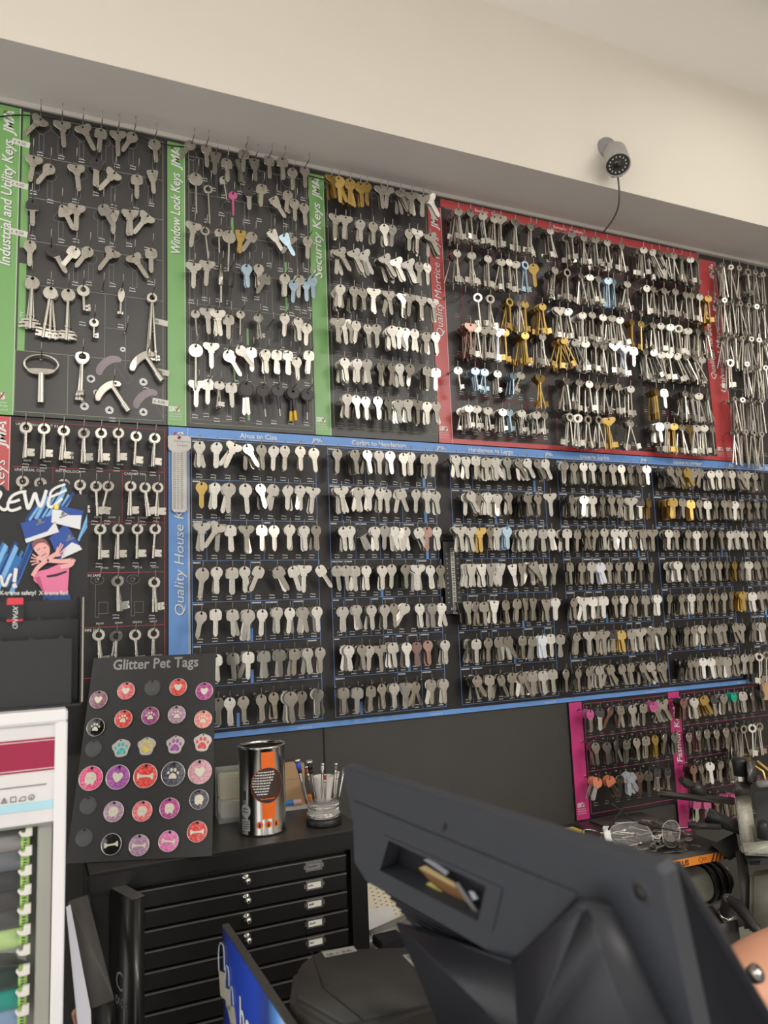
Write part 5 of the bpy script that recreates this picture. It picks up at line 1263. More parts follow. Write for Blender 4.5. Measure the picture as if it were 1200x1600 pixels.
for nm, quad, dd, m in (('brown_card', ((655, 1357), (715, 1385), (745, 1430), (700, 1405)), .009, mat('card_brown', (.16, .08, .025), .5)), ('yellow_pencil', ((662, 1383), (672, 1378), (722, 1420), (715, 1424)), .007, mat('pencil_yellow', (.45, .42, .14), .5)),
                        ('gold_edge', ((655, 1356), (665, 1352), (712, 1380), (712, 1387)), .006, mat('edge_gold', (.36, .27, .13), .4)), ('steel_clip', ((662, 1343), (672, 1341), (702, 1362), (697, 1368), (690, 1362)), .006, mat('clip_steel', (.35, .37, .42), .3, .5)),
                        ('steel_strip', ((710, 1380), (716, 1378), (752, 1432), (746, 1432)), .005, mat('strip_grey', (.22, .21, .20), .4, .4)), ('white_tag', ((733, 1392), (740, 1393), (747, 1404), (740, 1406)), .007, mat('tag_blue_white', (.35, .36, .42), .5))):
    mb = MB(); mb.prism([onT(*q_, dd) for q_ in quad], (), .001, 0, PT @ Matrix.Translation((0, dd, 0))); trel(mb, nm, m)
mb = MB(); mb.prism([onT(*q_) for q_ in ((694, 1287), (698, 1286), (698, 1295), (692, 1300))], (), .0006, 0, PT @ Matrix.Translation((0, -.0002, 0))); trel(mb, 'slit', mat('hole_dark', (.01, .01, .01), .5))
c0 = onT(1000, 1395)
mb = MB(); mb.lathe([(0, -.002), (.0035, -.002), (.0052, .0008), (.0062, .0008), (.0066, 0)], 20, PT @ Matrix.Translation((c0[0], 0, c0[1])) @ Matrix.Rotation(PI/2, 4, 'X')); trel(mb, 'screw_dimple', TILL)
mb = MB(); mb.lathe([(0, .0009), (.0040, .0009), (.0042, .0004)], 20, PT @ Matrix.Translation((c0[0], 0, c0[1])) @ Matrix.Rotation(PI/2, 4, 'X')); trel(mb, 'screw_hole', mat('hole_dark', (.01, .01, .01), .5))  # dark disc paints the shade inside the hollow dimple
# hinge housing and stand
def deep(v, k=.06): return v+TN*k+Vector((0, 0, -.02))
hp = [at(905, 1399, .402), at(916, 1412, .395), at(938, 1490, .385), at(1010, 1660, .36), at(800, 1502, .470), at(810, 1660, .46)]
trel(hull(hp+[deep(v) for v in hp], .006, 3), 'hinge_housing', TILLD)
hp = [at(800, 1503, .475), at(657, 1450, .600), at(617, 1440, .640), at(655, 1500, .625), at(700, 1640, .60), at(840, 1660, .47)]
trel(hull(hp+[deep(v, .05) for v in hp], .007, 3), 'neck', TILLD)
st_ = [tp(e, n, z) for e, n, z in ((.08, .05, -.16), (.26, .05, -.16), (.26, .13, -.16), (.08, .13, -.16), (.06, .04, -.36), (.28, .04, -.36), (.28, .15, -.36), (.06, .15, -.36))]
trel(hull(st_, .01, 3), 'stand', TILLD)
trel(hull([tp(e, n, z) for e in (.02, .32) for n in (.0, .2) for z in (-.38, -.355)], .006, 2), 'foot', TILLD)
# counter that carries till and printer (below the frame)
tag(MB().box((.16, .1, .0), (.75, .93, 1.04), bev=.004).build('counter', mat('counter_dark', (.04, .038, .036), .4)), 'dark counter top under the till monitor and receipt printer', 'counter')
till_z = 1.04

# ---- receipt printer
pr_ = thing('receipt_printer', (.32, .80, 1.04), 'low dark grey receipt printer with two small stickers, behind the till monitor', 'printer')
PRM = mat('printer_grey', (.038, .037, .034), .5, 0, .1, 60, bump=.03)
top = [(.262, .868), (.300, .896), (.397, .850), (.372, .714), (.262, .722), (.236, .80)]
rel(pr_, hull([(x, y, z) for x, y in top for z in (1.075, 1.170)], .009, 4), 'cover', PRM)
rel(pr_, hull([(x*.98+.006, y*.98+.016, z) for x, y in top for z in (1.041, 1.073)], .003, 2), 'base', TILLD)
mb = MB(); mb.tube([(.290, .888, 1.1702), (.272, .80, 1.1702), (.285, .722, 1.1702)], .0006, 6); rel(pr_, mb, 'cover_seam', mat('hole_dark', (.01, .01, .01), .5))
for quad, txt in ((((502, 1487), (508, 1495.6), (558, 1485.5), (552, 1478)), 'i5 / 2A'), (((629, 1492), (658, 1522), (671, 1520), (642, 1491)), 'AVVGEAR')):
    ps = [onZ(a, b_, 1.1706) for a, b_ in quad]
    mb = MB().add(ps+[p-Vector((0, 0, .0004)) for p in ps], [(0, 1, 2, 3), (7, 6, 5, 4), (0, 4, 5, 1), (1, 5, 6, 2), (2, 6, 7, 3), (3, 7, 4, 0)])
    rel(pr_, mb, 'sticker', mat('sticker_grey', (.30, .29, .27), .5))
    long_ = (ps[1]-ps[0]) if txt == 'AVVGEAR' else (ps[2]-ps[1]); sh_ = (ps[3]-ps[0]) if txt == 'AVVGEAR' else (ps[0]-ps[1])
    ex = long_.normalized(); ey = Vector((0, 0, 1)).cross(ex)
    vs, fs = text_geo(txt, 1, bold=.02); k = long_.length*.8/max(v.x for v in vs)
    o_ = (ps[0] if txt == 'AVVGEAR' else ps[1])+long_*.08+ey*(.002 if ey.dot(sh_) > 0 else -.0085)
    mb = MB().add([o_+ex*v.x*k+ey*v.y*min(k, .0062)+Vector((0, 0, .0003)) for v in vs], fs)
    rel(pr_, mb, 'sticker_text', mat('ink_dark', (.05, .05, .05), .6))

# ---- blue picture sign with a black edge, seen obliquely
SZ = 1.165; sa = onZ(349, 1444, SZ); sb = onZ(452, 1600, SZ); se = (sb-sa).normalized(); sn = Vector((se.y, -se.x, 0))
if sn.x > 0: sn = -sn
sL = (sb-sa).length*1.5
sg = thing('picture_sign', sa, 'blue picture sign with padlocks and white letters in a black frame, standing on edge', 'sign')
PS = Matrix(((se.x, -sn.x, 0, sa.x), (se.y, -sn.y, 0, sa.y), (0, 0, 1, sa.z), (0, 0, 0, 1)))   # x along the top edge, -y face side
MB().box((0, -.0015, -.26), (sL, .007, 0), bev=.001).v
mb = MB(); mb.prism([(0, 0), (sL, 0), (sL, -.12), (0, -.12)], (), .009, .0008, PS @ Matrix.Translation((0, .003, 0))); rel(sg, mb, 'frame_board', mat('sign_edge', (.05, .047, .042), .5))
pm = bpy.data.materials.new('sign_print'); pm.use_nodes = True; nt = pm.node_tree; b_ = nt.nodes['Principled BSDF']; b_.inputs['Roughness'].default_value = .35
tc = nt.nodes.new('ShaderNodeTexCoord'); sp_ = nt.nodes.new('ShaderNodeSeparateXYZ'); mp = nt.nodes.new('ShaderNodeMapRange'); rp = nt.nodes.new('ShaderNodeValToRGB')
nt.links.new(tc.outputs['Generated'], sp_.inputs[0]); nt.links.new(sp_.outputs[1], rp.inputs[0])
rp.color_ramp.elements[0].position = 1.; rp.color_ramp.elements[0].color = (.01, .015, .05, 1); rp.color_ramp.elements[1].position = .90
rp.color_ramp.elements[1].color = (.012, .05, .42, 1)
for p_, c in ((.62, (.02, .07, .50)), (.50, (.03, .06, .22)), (.42, (.10, .32, .80)), (.30, (.75, .85, .95))):
    el = rp.color_ramp.elements.new(p_); el.color = c+(1,)
nt.links.new(rp.outputs[0], b_.inputs['Base Color'])
mb = MB(); mb.prism([(.003, -.003), (sL, -.003), (sL, -.118), (.003, -.118)], (), .0006, 0, PS @ Matrix.Translation((0, -.0018, 0))); rel(sg, mb, 'picture', pm)
def onS(px, py):
    r = ray(px, py); t = (sa-EYE).dot(sn)/r.dot(sn); p = PS.inverted() @ (EYE+r*t); return (p.x, p.z)
mb = MB()
for pts, w in (([(346, 1515), (345, 1490), (347, 1473), (350, 1472), (354, 1478), (355, 1515)], .0014), ([(356, 1530), (357, 1508), (360, 1508), (362, 1520), (362, 1540)], .0014), ([(363, 1560), (364, 1540), (367, 1541), (369, 1570)], .0013)):
    mb.tube([PS @ Vector((onS(*q_)[0], -.0032, onS(*q_)[1])) for q_ in chaikin_open(pts, 2)], w*.6, 6)
rel(sg, mb, 'printed_shackles', mat('print_steel', (.45, .50, .58), .4))
mb = MB()
for quad in (((345, 1515), (355, 1520), (356, 1562), (348, 1555)), ((355, 1542), (363, 1546), (364, 1580), (357, 1572)), ((358, 1570), (369, 1572), (372, 1600), (364, 1598))):
    mb.prism([onS(*q_) for q_ in quad], (), .0006, 0, PS @ Matrix.Translation((0, -.0026, 0)))
rel(sg, mb, 'printed_padlocks', mat('print_brass', (.48, .46, .36), .45))
c0 = onS(378, 1598); vs, fs = text_geo('ho', 1, bold=.02)
mb = MB().add([PS @ Vector((c0[0]+v.x*.05, -.003, c0[1]-.004+v.y*.05)) for v in vs], fs); rel(sg, mb, 'lettering', LINEW)

# ---- papers and rail between the cabinet and the till
o = thing('paper_stack', (.56, 1.40, .98), 'cream and white papers propped on the wall beside the drawer cabinet', 'papers')
PW = mat('paper_cream', (.74, .68, .52), .7, 0, .08, 20); PW2 = mat('paper_plain', (.72, .71, .68), .7)
for nm, quad, Y, m in (('cream_sheet', ((572, 1380), (600, 1378), (640, 1400), (645, 1440), (600, 1435), (572, 1425)), 1.40, PW), ('white_sheet', ((572, 1420), (612, 1416), (622, 1440), (610, 1465), (600, 1490), (572, 1490)), 1.39, PW2), ('small_card', ((600, 1475), (612, 1440), (622, 1445), (612, 1480)), 1.38, PW)):
    rel(o, plate([Q(a, b2, Y) for a, b2 in quad], Y, .001), nm, m)
mb = MB(); R = random.Random(2)
for r_ in range(7):
    for c_ in range(6): x, z = Q(578+c_*9+r_*2, 1388+r_*6+c_*1.5, 1.3985); mb.box((x, 1.398, z), (x+.004, 1.3985, z+.0012))
rel(o, mb, 'printed_text', mat('ink_olive', (.25, .22, .12), .6))
o = thing('grey_rail', (.6, 1.2, 1.0), 'grey slotted metal rail behind the receipt printer', 'rail')
p0 = onY(572, 1478, 1.30); p1 = onY(650, 1447, 1.30)
rel(o, hull([(.497, 1.30, p0.z-.016), (.497, 1.30, p0.z+.004), (.66, 1.36, p0.z+.004), (.66, 1.36, p0.z-.016), (.497, 1.33, p0.z-.016), (.497, 1.33, p0.z+.004), (.66, 1.39, p0.z+.004), (.66, 1.39, p0.z-.016)], .001), 'rail', mat('rail_grey', (.22, .21, .20), .4, .4))
p = onY(618, 1472, 1.2)
rel(o, MB().box((p.x-.025, 1.2, p.z-.012), (p.x+.02, 1.24, p.z+.003), bev=.002), 'black_box', PLASTK)

# ================================================================== key cutting machines at the right
HAM = mat('hammered_grey', (.40, .385, .32), .4, .1, .3, 260, bump=.5)
MBLK = mat('machine_black', (.022, .021, .021), .42, 0, .15, 30)
kc = thing('key_cutting_machine', (1.15, 1.25, .72), 'key cutting machine with a dark flat top and orange label, near the pink boards', 'machine')
PZ = 1.075
top = [(1.045, 1.149), (1.230, 1.137), (1.266, 1.425), (1.043, 1.440)]
rel(kc, hull([(x, y, z) for x, y in top for z in (PZ-.018, PZ)], .002), 'top_tray', mat('tray_dark', (.075, .070, .062), .45, .2, .3, 120))
rel(kc, hull([(1.12, 1.30, PZ), (1.25, 1.29, PZ), (1.262, 1.42, PZ), (1.12, 1.43, PZ), (1.12, 1.30, PZ+.004), (1.25, 1.29, PZ+.004), (1.262, 1.42, PZ+.004), (1.12, 1.43, PZ+.004)], .001), 'raised_pad', mat('pad_grey', (.10, .095, .085), .6))
fx = Vector((.185, -.012, 0)).normalized(); fn = Vector((fx.y, -fx.x, 0))
def fpt(u, z, l=.0005): u += .031; p = Vector((1.045, 1.149, 0))+fx*u+fn*(l+.002); return (p.x, p.y, z)
u0, u1 = .0, .145
def fquad(mb, a, b_, z0, z1, l): mb.add([fpt(a, z0, l), fpt(b_, z0, l), fpt(b_, z1, l), fpt(a, z1, l)], [(0, 1, 2, 3)])
mb = MB(); fquad(mb, .005, .128, PZ-.0165, PZ-.0015, .0004); rel(kc, mb, 'orange_label', mat('label_orange', (.85, .27, .035), .35, coat=.6))
mb = MB()
vs, fs = text_geo('PLUS', .0145, bold=.04); mb.add([fpt(.014+v.x*.95, PZ-.0145+v.y, .0008) for v in vs], fs)
for k in range(3): mb.add([fpt(.096+k*.009, PZ-.0165, .0007), fpt(.1005+k*.009, PZ-.0165, .0007), fpt(.1085+k*.009, PZ-.0015, .0007), fpt(.104+k*.009, PZ-.0015, .0007)], [(0, 1, 2, 3)])
for pts in ([(.066, -.009), (.071, -.003), (.078, -.007), (.074, -.0155), (.066, -.009)], [(.076, -.008), (.082, -.006), (.087, -.008), (.083, -.011), (.077, -.010)], [(.070, -.008), (.074, -.008)]):
    for i in range(len(pts)-1):
        a = Vector(pts[i]); b_ = Vector(pts[i+1]); d = (b_-a).normalized(); n = Vector((-d.y, d.x))*.0005
        mb.add([fpt(q_.x, PZ+q_.y, .0008) for q_ in (a-n, b_-n, b_+n, a+n)], [(0, 1, 2, 3)])
rel(kc, mb, 'label_print', mat('print_brown', (.12, .05, .02), .5))
rel(kc, MB().tube([(1.05, 1.225, .985), (1.158, 1.225, .985)], .030, 32).tube([(1.165, 1.225, .985), (1.228, 1.225, .985)], .033, 32), 'motor_barrel', HAM)
mb = MB()
for k, (r_, x) in enumerate(((.038, 1.234), (.033, 1.244), (.037, 1.254), (.032, 1.264), (.036, 1.274))):
    mb.tube([(x-.004, 1.225, .985), (x-.003, 1.225, .985), (x+.003, 1.225, .985), (x+.004, 1.225, .985)], [r_-.003, r_, r_, r_-.003], 36)
rel(kc, mb, 'belt_pulley', MBLK)
mb = MB(); o_ = []
for i in range(72): r_ = .042 if i % 2 else .0395; o_.append((r_*math.cos(2*PI*i/72), r_*math.sin(2*PI*i/72)))
mb.prism(o_, [circ(.006, 0, 0, 12)], .004, 0, Matrix.Translation((1.160, 1.225, .985)) @ Matrix.Rotation(PI/2, 4, 'Z')); rel(kc, mb, 'cutter_wheel', mat('cutter_steel', (.35, .33, .3), .3, .9))
rel(kc, MB().tube([(1.280, 1.225, .985), (1.286, 1.225, .985)], .031, 32), 'chrome_wire_ring', mat('ring_steel', (.5, .48, .45), .25, .9))
rel(kc, MB().box((1.06, 1.27, .76), (1.25, 1.42, PZ-.018), bev=.006), 'body', MBLK)
rel(kc, MB().box((1.03, 1.12, .7205), (1.25, 1.43, .80), bev=.006), 'base', HAM)
# clamp block with a handled lever
bl = [at(1094, 1423, 1.36), at(1100, 1416, 1.38), at(1124, 1413, 1.40), at(1153, 1438, 1.37), at(1130, 1443, 1.345)]
low_ = [v+Vector((0, -.004, -.055)) for v in bl]
rel(kc, hull(bl+low_, .0012), 'clamp_block', MBLK)
cap_ = [at(1113, 1417, 1.372), at(1125, 1414, 1.385), at(1153, 1438, 1.365), at(1131, 1443, 1.342)]
rel(kc, hull([v+Vector((-.0006, -.001, .0022)) for v in cap_]+[v+Vector((-.0006, -.001, .0036)) for v in cap_]), 'clamp_face', mat('brushed_steel', (.30, .28, .26), .35, .7))
pv = at(1134, 1428, 1.352); pt_ = at(1140, 1404, 1.335)
d = (pt_-pv).normalized()
rel(kc, MB().tube([pv, pv+d*.002, pv+d*.003], [.013, .013, .0105], 20), 'lever_collar', CHROME)
rel(kc, MB().tube([pv+d*.002, pt_-d*.004, pt_], [.0115, .0125, .0105], 20), 'lever_hub', MBLK)
rel(kc, MB().tube([pt_, pt_+d*.0015, pt_+d*.002], [.006, .006, .004], 16).box((-.004, -.0008, -.0006), (.004, .0008, .0006), Matrix.Translation(pt_+d*.0024) @ d.to_track_quat('Z', 'Y').to_matrix().to_4x4()), 'lever_screw', CHROME)
rel(kc, MB().tube([pt_-d*.004, at(1152, 1414, 1.32), at(1168, 1434, 1.29), at(1182, 1452, 1.27), at(1188, 1457, 1.265)], [.008, .0105, .0095, .0085, .0055], 14), 'lever_handle', MBLK)
rel(kc, hull([at(*a) for a in ((1149, 1330, 1.40), (1166, 1328, 1.41), (1180, 1450, 1.36), (1163, 1452, 1.35), (1149, 1330, 1.45), (1166, 1328, 1.46), (1180, 1450, 1.41), (1163, 1452, 1.40))], .001), 'upright_bar', mat('bar_brown', (.050, .045, .042), .5, .3))

k2 = thing('duplicating_machine', (1.30, 1.12, .75), 'hammered grey key duplicating machine cut off by the right edge', 'machine')
def P4(*a): return [at(*q_) for q_ in a]
rel(k2, hull(P4((1148, 1244, 1.42), (1173, 1243, 1.44), (1182, 1318, 1.41), (1158, 1322, 1.39), (1148, 1244, 1.50), (1173, 1243, 1.52), (1182, 1318, 1.50), (1158, 1322, 1.48)), .003), 'column', HAM)
rel(k2, hull(P4((1156, 1318, 1.36), (1260, 1308, 1.40), (1260, 1342, 1.38), (1160, 1336, 1.34), (1156, 1318, 1.52), (1260, 1308, 1.56), (1260, 1342, 1.54), (1160, 1336, 1.50)), .004), 'bed', HAM)
rel(k2, hull(P4((1172, 1362, 1.38), (1260, 1350, 1.40), (1260, 1465, 1.34), (1170, 1462, 1.33), (1172, 1362, 1.55), (1260, 1350, 1.57), (1260, 1465, 1.50), (1170, 1462, 1.5)), .008, 3), 'lower_body', mat('body_beige_grey', (.16, .15, .12), .45, 0, .1, 80, bump=.2))
rel(k2, hull(P4((1162, 1338, 1.36), (1260, 1330, 1.38), (1260, 1350, 1.37), (1172, 1352, 1.35), (1162, 1338, 1.50), (1260, 1330, 1.52), (1260, 1350, 1.51), (1172, 1352, 1.5)), .001), 'lower_rail', MBLK)
rel(k2, hull(P4((1188, 1344, 1.34), (1240, 1340, 1.35), (1240, 1350, 1.35), (1188, 1352, 1.34), (1188, 1344, 1.38), (1240, 1340, 1.38))), 'name_plate', MBLK)
rel(k2, hull(P4((1179, 1238, 1.52), (1260, 1230, 1.54), (1260, 1305, 1.52), (1184, 1308, 1.50), (1179, 1238, 1.56), (1260, 1230, 1.58))), 'back_plate', mat('plate_grey_dark', (.05, .052, .05), .45, .3))
rel(k2, MB().lathe([(0, .02), (.008, .018), (.011, .010), (.012, -.012), (0, -.014)], 18, Matrix.Translation(at(1193, 1299, 1.40))), 'round_knob', MBLK)
rel(k2, hull(P4((1147, 1222, 1.40), (1172, 1220, 1.42), (1174, 1242, 1.41), (1148, 1245, 1.39), (1147, 1222, 1.50), (1172, 1220, 1.52), (1174, 1242, 1.51), (1148, 1245, 1.49)), .001), 'carriage_block', mat('block_brown', (.055, .045, .04), .4, .4))
c0 = at(1158, 1218, 1.45)
rel(k2, MB().lathe([(.020, 0), (.020, .003), (.014, .004), (.0125, .005), (.0125, .013), (.011, .014), (0, .014)], 24, Matrix.Translation(c0-Vector((0, 0, .006)))), 'steel_nut', CHROME)
rel(k2, MB().lathe([(.010, .010), (.0125, .014), (.0135, .04), (.012, .046), (0, .047)], 20, Matrix.Translation(c0-Vector((0, 0, .006)))), 'black_knob', MBLK)
rel(k2, hull(P4((1166, 1188, 1.40), (1180, 1187, 1.41), (1182, 1222, 1.40), (1170, 1224, 1.39), (1166, 1188, 1.45), (1180, 1187, 1.46), (1182, 1222, 1.45), (1170, 1224, 1.44)), .002), 'vice_jaw', mat('jaw_steel', (.14, .135, .13), .35, .8))
rel(k2, hull(P4((1180, 1220, 1.38), (1250, 1214, 1.40), (1250, 1226, 1.40), (1184, 1231, 1.37), (1180, 1220, 1.48), (1250, 1214, 1.50), (1250, 1226, 1.49), (1184, 1231, 1.47)), .002), 'tool_ledge', mat('ledge_grey', (.30, .29, .27), .4, .3))
rel(k2, MB().tube(P4((1183, 1190, 1.42), (1200, 1203, 1.40), (1222, 1222, 1.38)), .0035, 8).tube(P4((1180, 1197, 1.41), (1192, 1205, 1.40), (1196, 1218, 1.395)), .0025, 8), 'brass_keys_in_vice', BRASS)
rel(k2, hull(P4((1031, 1236, 1.38), (1082, 1240, 1.40), (1148, 1246, 1.42), (1148, 1258, 1.42), (1082, 1252, 1.40), (1030, 1246, 1.38), (1031, 1236, 1.40), (1148, 1246, 1.44), (1148, 1254, 1.44), (1030, 1243, 1.40)), .001), 'carriage_arm', mat('arm_worn', (.06, .055, .05), .35, .6))
rel(k2, hull(P4((1078, 1220, 1.39), (1104, 1228, 1.40), (1104, 1244, 1.40), (1078, 1240, 1.39), (1078, 1220, 1.43), (1104, 1228, 1.44), (1104, 1244, 1.44), (1078, 1240, 1.43)), .001), 'carriage_grip', MBLK)
rel(k2, hull(P4((1074, 1284, 1.36), (1127, 1288, 1.38), (1127, 1297, 1.38), (1075, 1294, 1.36), (1074, 1284, 1.40), (1127, 1288, 1.42), (1127, 1297, 1.42), (1075, 1294, 1.40)), .001), 'lower_arm', MBLK)
rel(k2, hull(P4((1108, 1262, 1.40), (1160, 1286, 1.42), (1160, 1306, 1.42), (1100, 1285, 1.40), (1108, 1262, 1.46), (1160, 1286, 1.48), (1160, 1306, 1.48)), .001), 'dark_guard', MBLK)
rel(k2, MB().tube(P4((1064, 1218, 1.38), (1074, 1224, 1.385), (1084, 1227, 1.39)), [.006, .009, .004], 12), 'black_grips', MBLK)
rel(k2, hull(P4((1112, 1320, 1.44), (1150, 1300, 1.46), (1156, 1335, 1.44), (1140, 1345, 1.43), (1112, 1320, 1.50), (1150, 1300, 1.52), (1156, 1335, 1.5))), 'gusset', MBLK)
rel(k2, MB().box((1.31, 1.0, .7205), (1.7, 1.42, .78), bev=.006), 'base', HAM)

# loose keys and small cutters lying on the tray
random.seed(21)
for i in range(46):
    x = random.uniform(1.058, 1.205); y = random.gauss(1.235, .045); y = min(max(y, 1.165), 1.33)
    if x > 1.17 and y < 1.2: x -= .06
    k, c = random.choice((('r', ''), ('s', ''), ('m', ''), ('n', ''), ('q', ''), ('v', 'D'), ('n', 'D'), ('o', ''), ('r', 'D'), ('k', ''), ('s', 'R')))
    M = Matrix.Translation((x, y, PZ+.003+.0032*(i % 7))) @ Matrix.Rotation(random.uniform(0, 2*PI) if i % 3 else random.gauss(1.7, .3), 4, 'Z') @ Matrix.Rotation(PI/2+random.gauss(0, .06), 4, 'X') @ Matrix.Scale(.85, 4)
    tag(link('loose_key', key_mesh(k, c), M=M), 'loose key in the heap on the dark tray of the cutting machine', 'key', 'loose keys on the machine tray')
for i, (px, py) in enumerate(((990, 1306), (1010, 1304), (1030, 1306), (975, 1298), (1000, 1318))):
    p = onZ(px, py, PZ+.016); M = Matrix.Translation(p) @ Matrix.Rotation(random.gauss(-.05, .2), 4, 'Z') @ Matrix.Rotation(PI/2, 4, 'Y')
    tag(MB().lathe([(0, -.03), (.0018, -.03), (.0022, -.004), (.0042, -.003), (.0042, .006), (.0026, .007), (.0026, .026), (0, .028)], 12, M).build('cutter_bit', CHROME if i % 2 else NICK), 'shiny round cutter bit in the heap behind the safety glasses', 'cutter', 'cutter bits on the machine tray')
p = onZ(897, 1301, PZ+.004)
tag(MB().box((p.x-.03, p.y-.01, PZ+.0005), (p.x+.02, p.y+.03, PZ+.007), bev=.001).build('yellow_packet', mat('packet_yellow', (.80, .62, .06), .5)), 'yellow packet at the left of the key heap on the tray', 'packet')
p = onZ(925, 1307, PZ+.016)
tag(MB().tube([(p.x+.020*math.cos(a*PI/12), p.y+.020*math.sin(a*PI/12), PZ+.020+.004*math.sin(a*PI/12)) for a in range(25)], .0012, 6, cap=False).build('split_ring', CHROME), 'large thin steel split ring on the key heap', 'ring')
# safety glasses with clear lenses and black arms
gp = onZ(1005, 1330, PZ+.003); gu = Vector((CR.x, CR.y, 0)).normalized(); gv = (Vector((0, 0, 1))*.9+Vector((CF.x, CF.y, 0)).normalized()*.42).normalized(); gn = gu.cross(gv)
PG = Matrix(((gu.x, gn.x, gv.x, gp.x), (gu.y, gn.y, gv.y, gp.y), (gu.z, gn.z, gv.z, gp.z), (0, 0, 0, 1)))
def onG(px, py):
    r = ray(px, py); t = (gp-EYE).dot(gn)/r.dot(gn); p = PG.inverted() @ (EYE+r*t); return (p.x, p.z)
gl = thing('safety_glasses', None, 'clear safety glasses with thin black arms lying on the key cutting machine', 'glasses', M=PG)
LENS = mat('lens_clear', (.85, .86, .85), .08, 0, 0, alpha=.07, spec=.2); FRM = mat('lens_rim', (.80, .80, .78), .12, 0, 0, alpha=.55)
l1 = chaikin([onG(*q_) for q_ in ((952, 1296), (958, 1290), (975, 1285), (1000, 1284), (1013, 1292), (1021, 1308), (1020, 1320), (1008, 1328), (980, 1326), (955, 1315))], 2)
l2 = chaikin([onG(*q_) for q_ in ((1034, 1300), (1036, 1288), (1046, 1281), (1057, 1283), (1063, 1294), (1062, 1308), (1058, 1322), (1048, 1325), (1038, 1320))], 2)
for l_, nm in ((l1, 'lens'), (l2, 'lens')):
    MB().prism(l_, (), .0018, .0005).build(nm, LENS, gl)
    MB().tube([(x, 0, z) for x, z in l_]+[(l_[0][0], 0, l_[0][1])], .0009, 6, cap=False).build('rim', FRM, gl)
MB().tube([(onG(*q_)[0], -.002, onG(*q_)[1]) for q_ in ((1019, 1304), (1024, 1309), (1030, 1310), (1035, 1303))], .0016, 8).build('bridge', FRM, gl)
MB().box((onG(944, 1305)[0], -.004, onG(944, 1316)[1]), (onG(953, 1300)[0], .004, onG(953, 1291)[1]), bev=.001).build('hinge', FRM, gl)
PGi = PG.inverted()
MB().tube([PGi @ p for p in (at(951, 1296, 1.43), at(962, 1278, 1.47), at(976, 1260, 1.52))], [.0022, .0020, .0016], 8).tube([PGi @ p for p in (at(1062, 1300, 1.44), at(1010, 1289, 1.47), at(990, 1283, 1.5), at(956, 1256, 1.53))], [.0010, .0018, .0022, .0018], 8).build('arms', MBLK, gl)

# ---- wall piece and wires beside the right pink board
o = thing('cardboard_sheet', (1.72, 1.44, 1.29), 'brown cardboard panel with grey wires on top, at the right edge', 'panel')
rel(o, MB().box((1.712, 1.438, 1.29), (1.95, 1.4435, 1.352)), 'panel', mat('cardboard', (.48, .31, .17), .75))
mb = MB()
for k in range(6): mb.tube([(1.71+.02*j, 1.42-.002*k, 1.335+.022*math.sin(j*.35+.2)+.003*k) for j in range(9)], .0011, 6)
rel(o, mb, 'wires', mat('wire_grey', (.12, .12, .12), .5))

# ================================================================== the people who are only partly in view
SKIN = mat('skin', (.62, .30, .19), .5, 0, .10, 25, bump=.12)
bs = SKIN.node_tree.nodes['Principled BSDF']; bs.inputs['Subsurface Weight'].default_value = .12; bs.inputs['Subsurface Radius'].default_value = (.012, .004, .002)
def skinned(name, pts, edges, root=0, sub=2):
    me = bpy.data.meshes.new(name); me.from_pydata([p[0] for p in pts], edges, []); me.materials.append(SKIN)
    o = bpy.data.objects.new(name, me); COL.objects.link(o)
    m = o.modifiers.new('skin', 'SKIN'); sv = me.skin_vertices[0].data if me.skin_vertices else None
    if sv is None:
        bm = bmesh.new(); bm.from_mesh(me); bm.verts.layers.skin.verify(); bm.to_mesh(me); bm.free(); sv = me.skin_vertices[0].data
    for i, p in enumerate(pts): sv[i].radius = (p[1], p[2] if len(p) > 2 else p[1]); sv[i].use_root = (i == root)
    m.use_smooth_shade = True; s_ = o.modifiers.new('sub', 'SUBSURF'); s_.levels = sub; s_.render_levels = sub
    return o
ax_ = at(1330, 1500, .70)
pts = [(at(1330, 1520, .70), .056, .056), (at(1255, 1530, .67), .050, .050), (at(1190, 1548, .65), .044, .043), (at(1130, 1578, .63), .036, .030), (at(1085, 1612, .62), .034, .022), (at(1050, 1640, .61), .038, .018)]
edges = [(0, 1), (1, 2), (2, 3), (3, 4), (4, 5)]
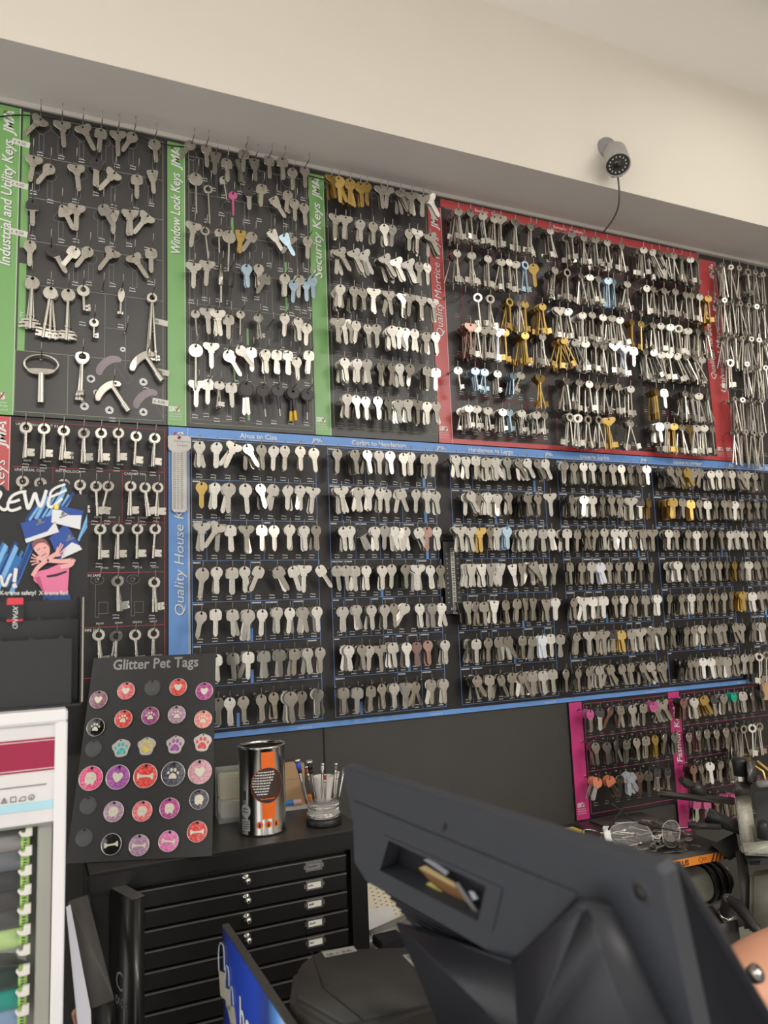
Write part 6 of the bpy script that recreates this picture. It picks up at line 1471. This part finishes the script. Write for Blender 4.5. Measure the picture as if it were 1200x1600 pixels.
for k, (dx, dy, L) in enumerate(((-28, -22, 1.), (-40, 0, 1.1), (-40, 20, 1.05), (-30, 38, .85))):      # four curled fingers
    b0 = len(pts)
    for j, r_ in enumerate((.0095, .0085, .0078)):
        pts.append((at(1040+dx*(.35+.45*j)*L, 1645+dy*(.6+.3*j)+j*j*5, .60+.012*j*j), r_))
    edges += [(5, b0), (b0, b0+1), (b0+1, b0+2)]
b0 = len(pts)
for j, r_ in enumerate((.012, .0105, .009)): pts.append((at(1078-14*j, 1596-10*j, .60-.01*j), r_))            # thumb leaves the side of the palm
edges += [(4, b0), (b0, b0+1), (b0+1, b0+2)]
arm = skinned('person', pts, edges)
tag(arm, 'bare forearm of a person working at the key machine, at the lower right', 'person')
fpts = [(at(150, 1690, 1.02), .026, .012), (at(140, 1655, 1.01), .013, .011), (at(132, 1618, 1.0), .0075), (at(122, 1592, .995), .0068), (at(117, 1578, .99), .0055)]
fed = [(0, 1), (1, 2), (2, 3), (3, 4)]
for k in range(3):
    b0 = len(fpts)
    for j, r_ in enumerate((.0085, .0078, .007)): fpts.append((at(158+10*k-2*j, 1668-16*j+6*k, 1.02+.006*k), r_))
    fed += [(0, b0), (b0, b0+1), (b0+1, b0+2)]
tag(skinned('person', fpts, fed), 'fingertip of a person behind the narrow white board', 'person')
kb = at(1181, 1521, .52); ke = at(1120, 1552, .55); d = (kb-ke).normalized()
tag(MB().tube([ke-d*.05, ke, kb-d*.0045], [.0036, .0036, .0034], 16).tube([kb-d*.005, kb-d*.003, kb+d*.001, kb+d*.0025, kb+d*.0034], [.0034, .0058, .0062, .0048, .0016], 24).build('steel_knob', mat('knob_steel', (.22, .21, .20), .3, 1)), 'round steel knob sticking out past the right edge of the till monitor', 'knob')

tag(MB().box((1.0, 1.0, 0), (1.9, 1.445, .72), bev=.004).build('workbench', mat('counter_dark', (.04, .038, .036), .4)), 'dark workbench below the frame that carries the two key machines', 'workbench')
tag(MB().box((-.40, .90, 0), (.03, 1.12, .9), bev=.004).build('low_counter', mat('counter_dark', (.04, .038, .036), .4)), 'dark low counter under the white thread rack', 'counter')
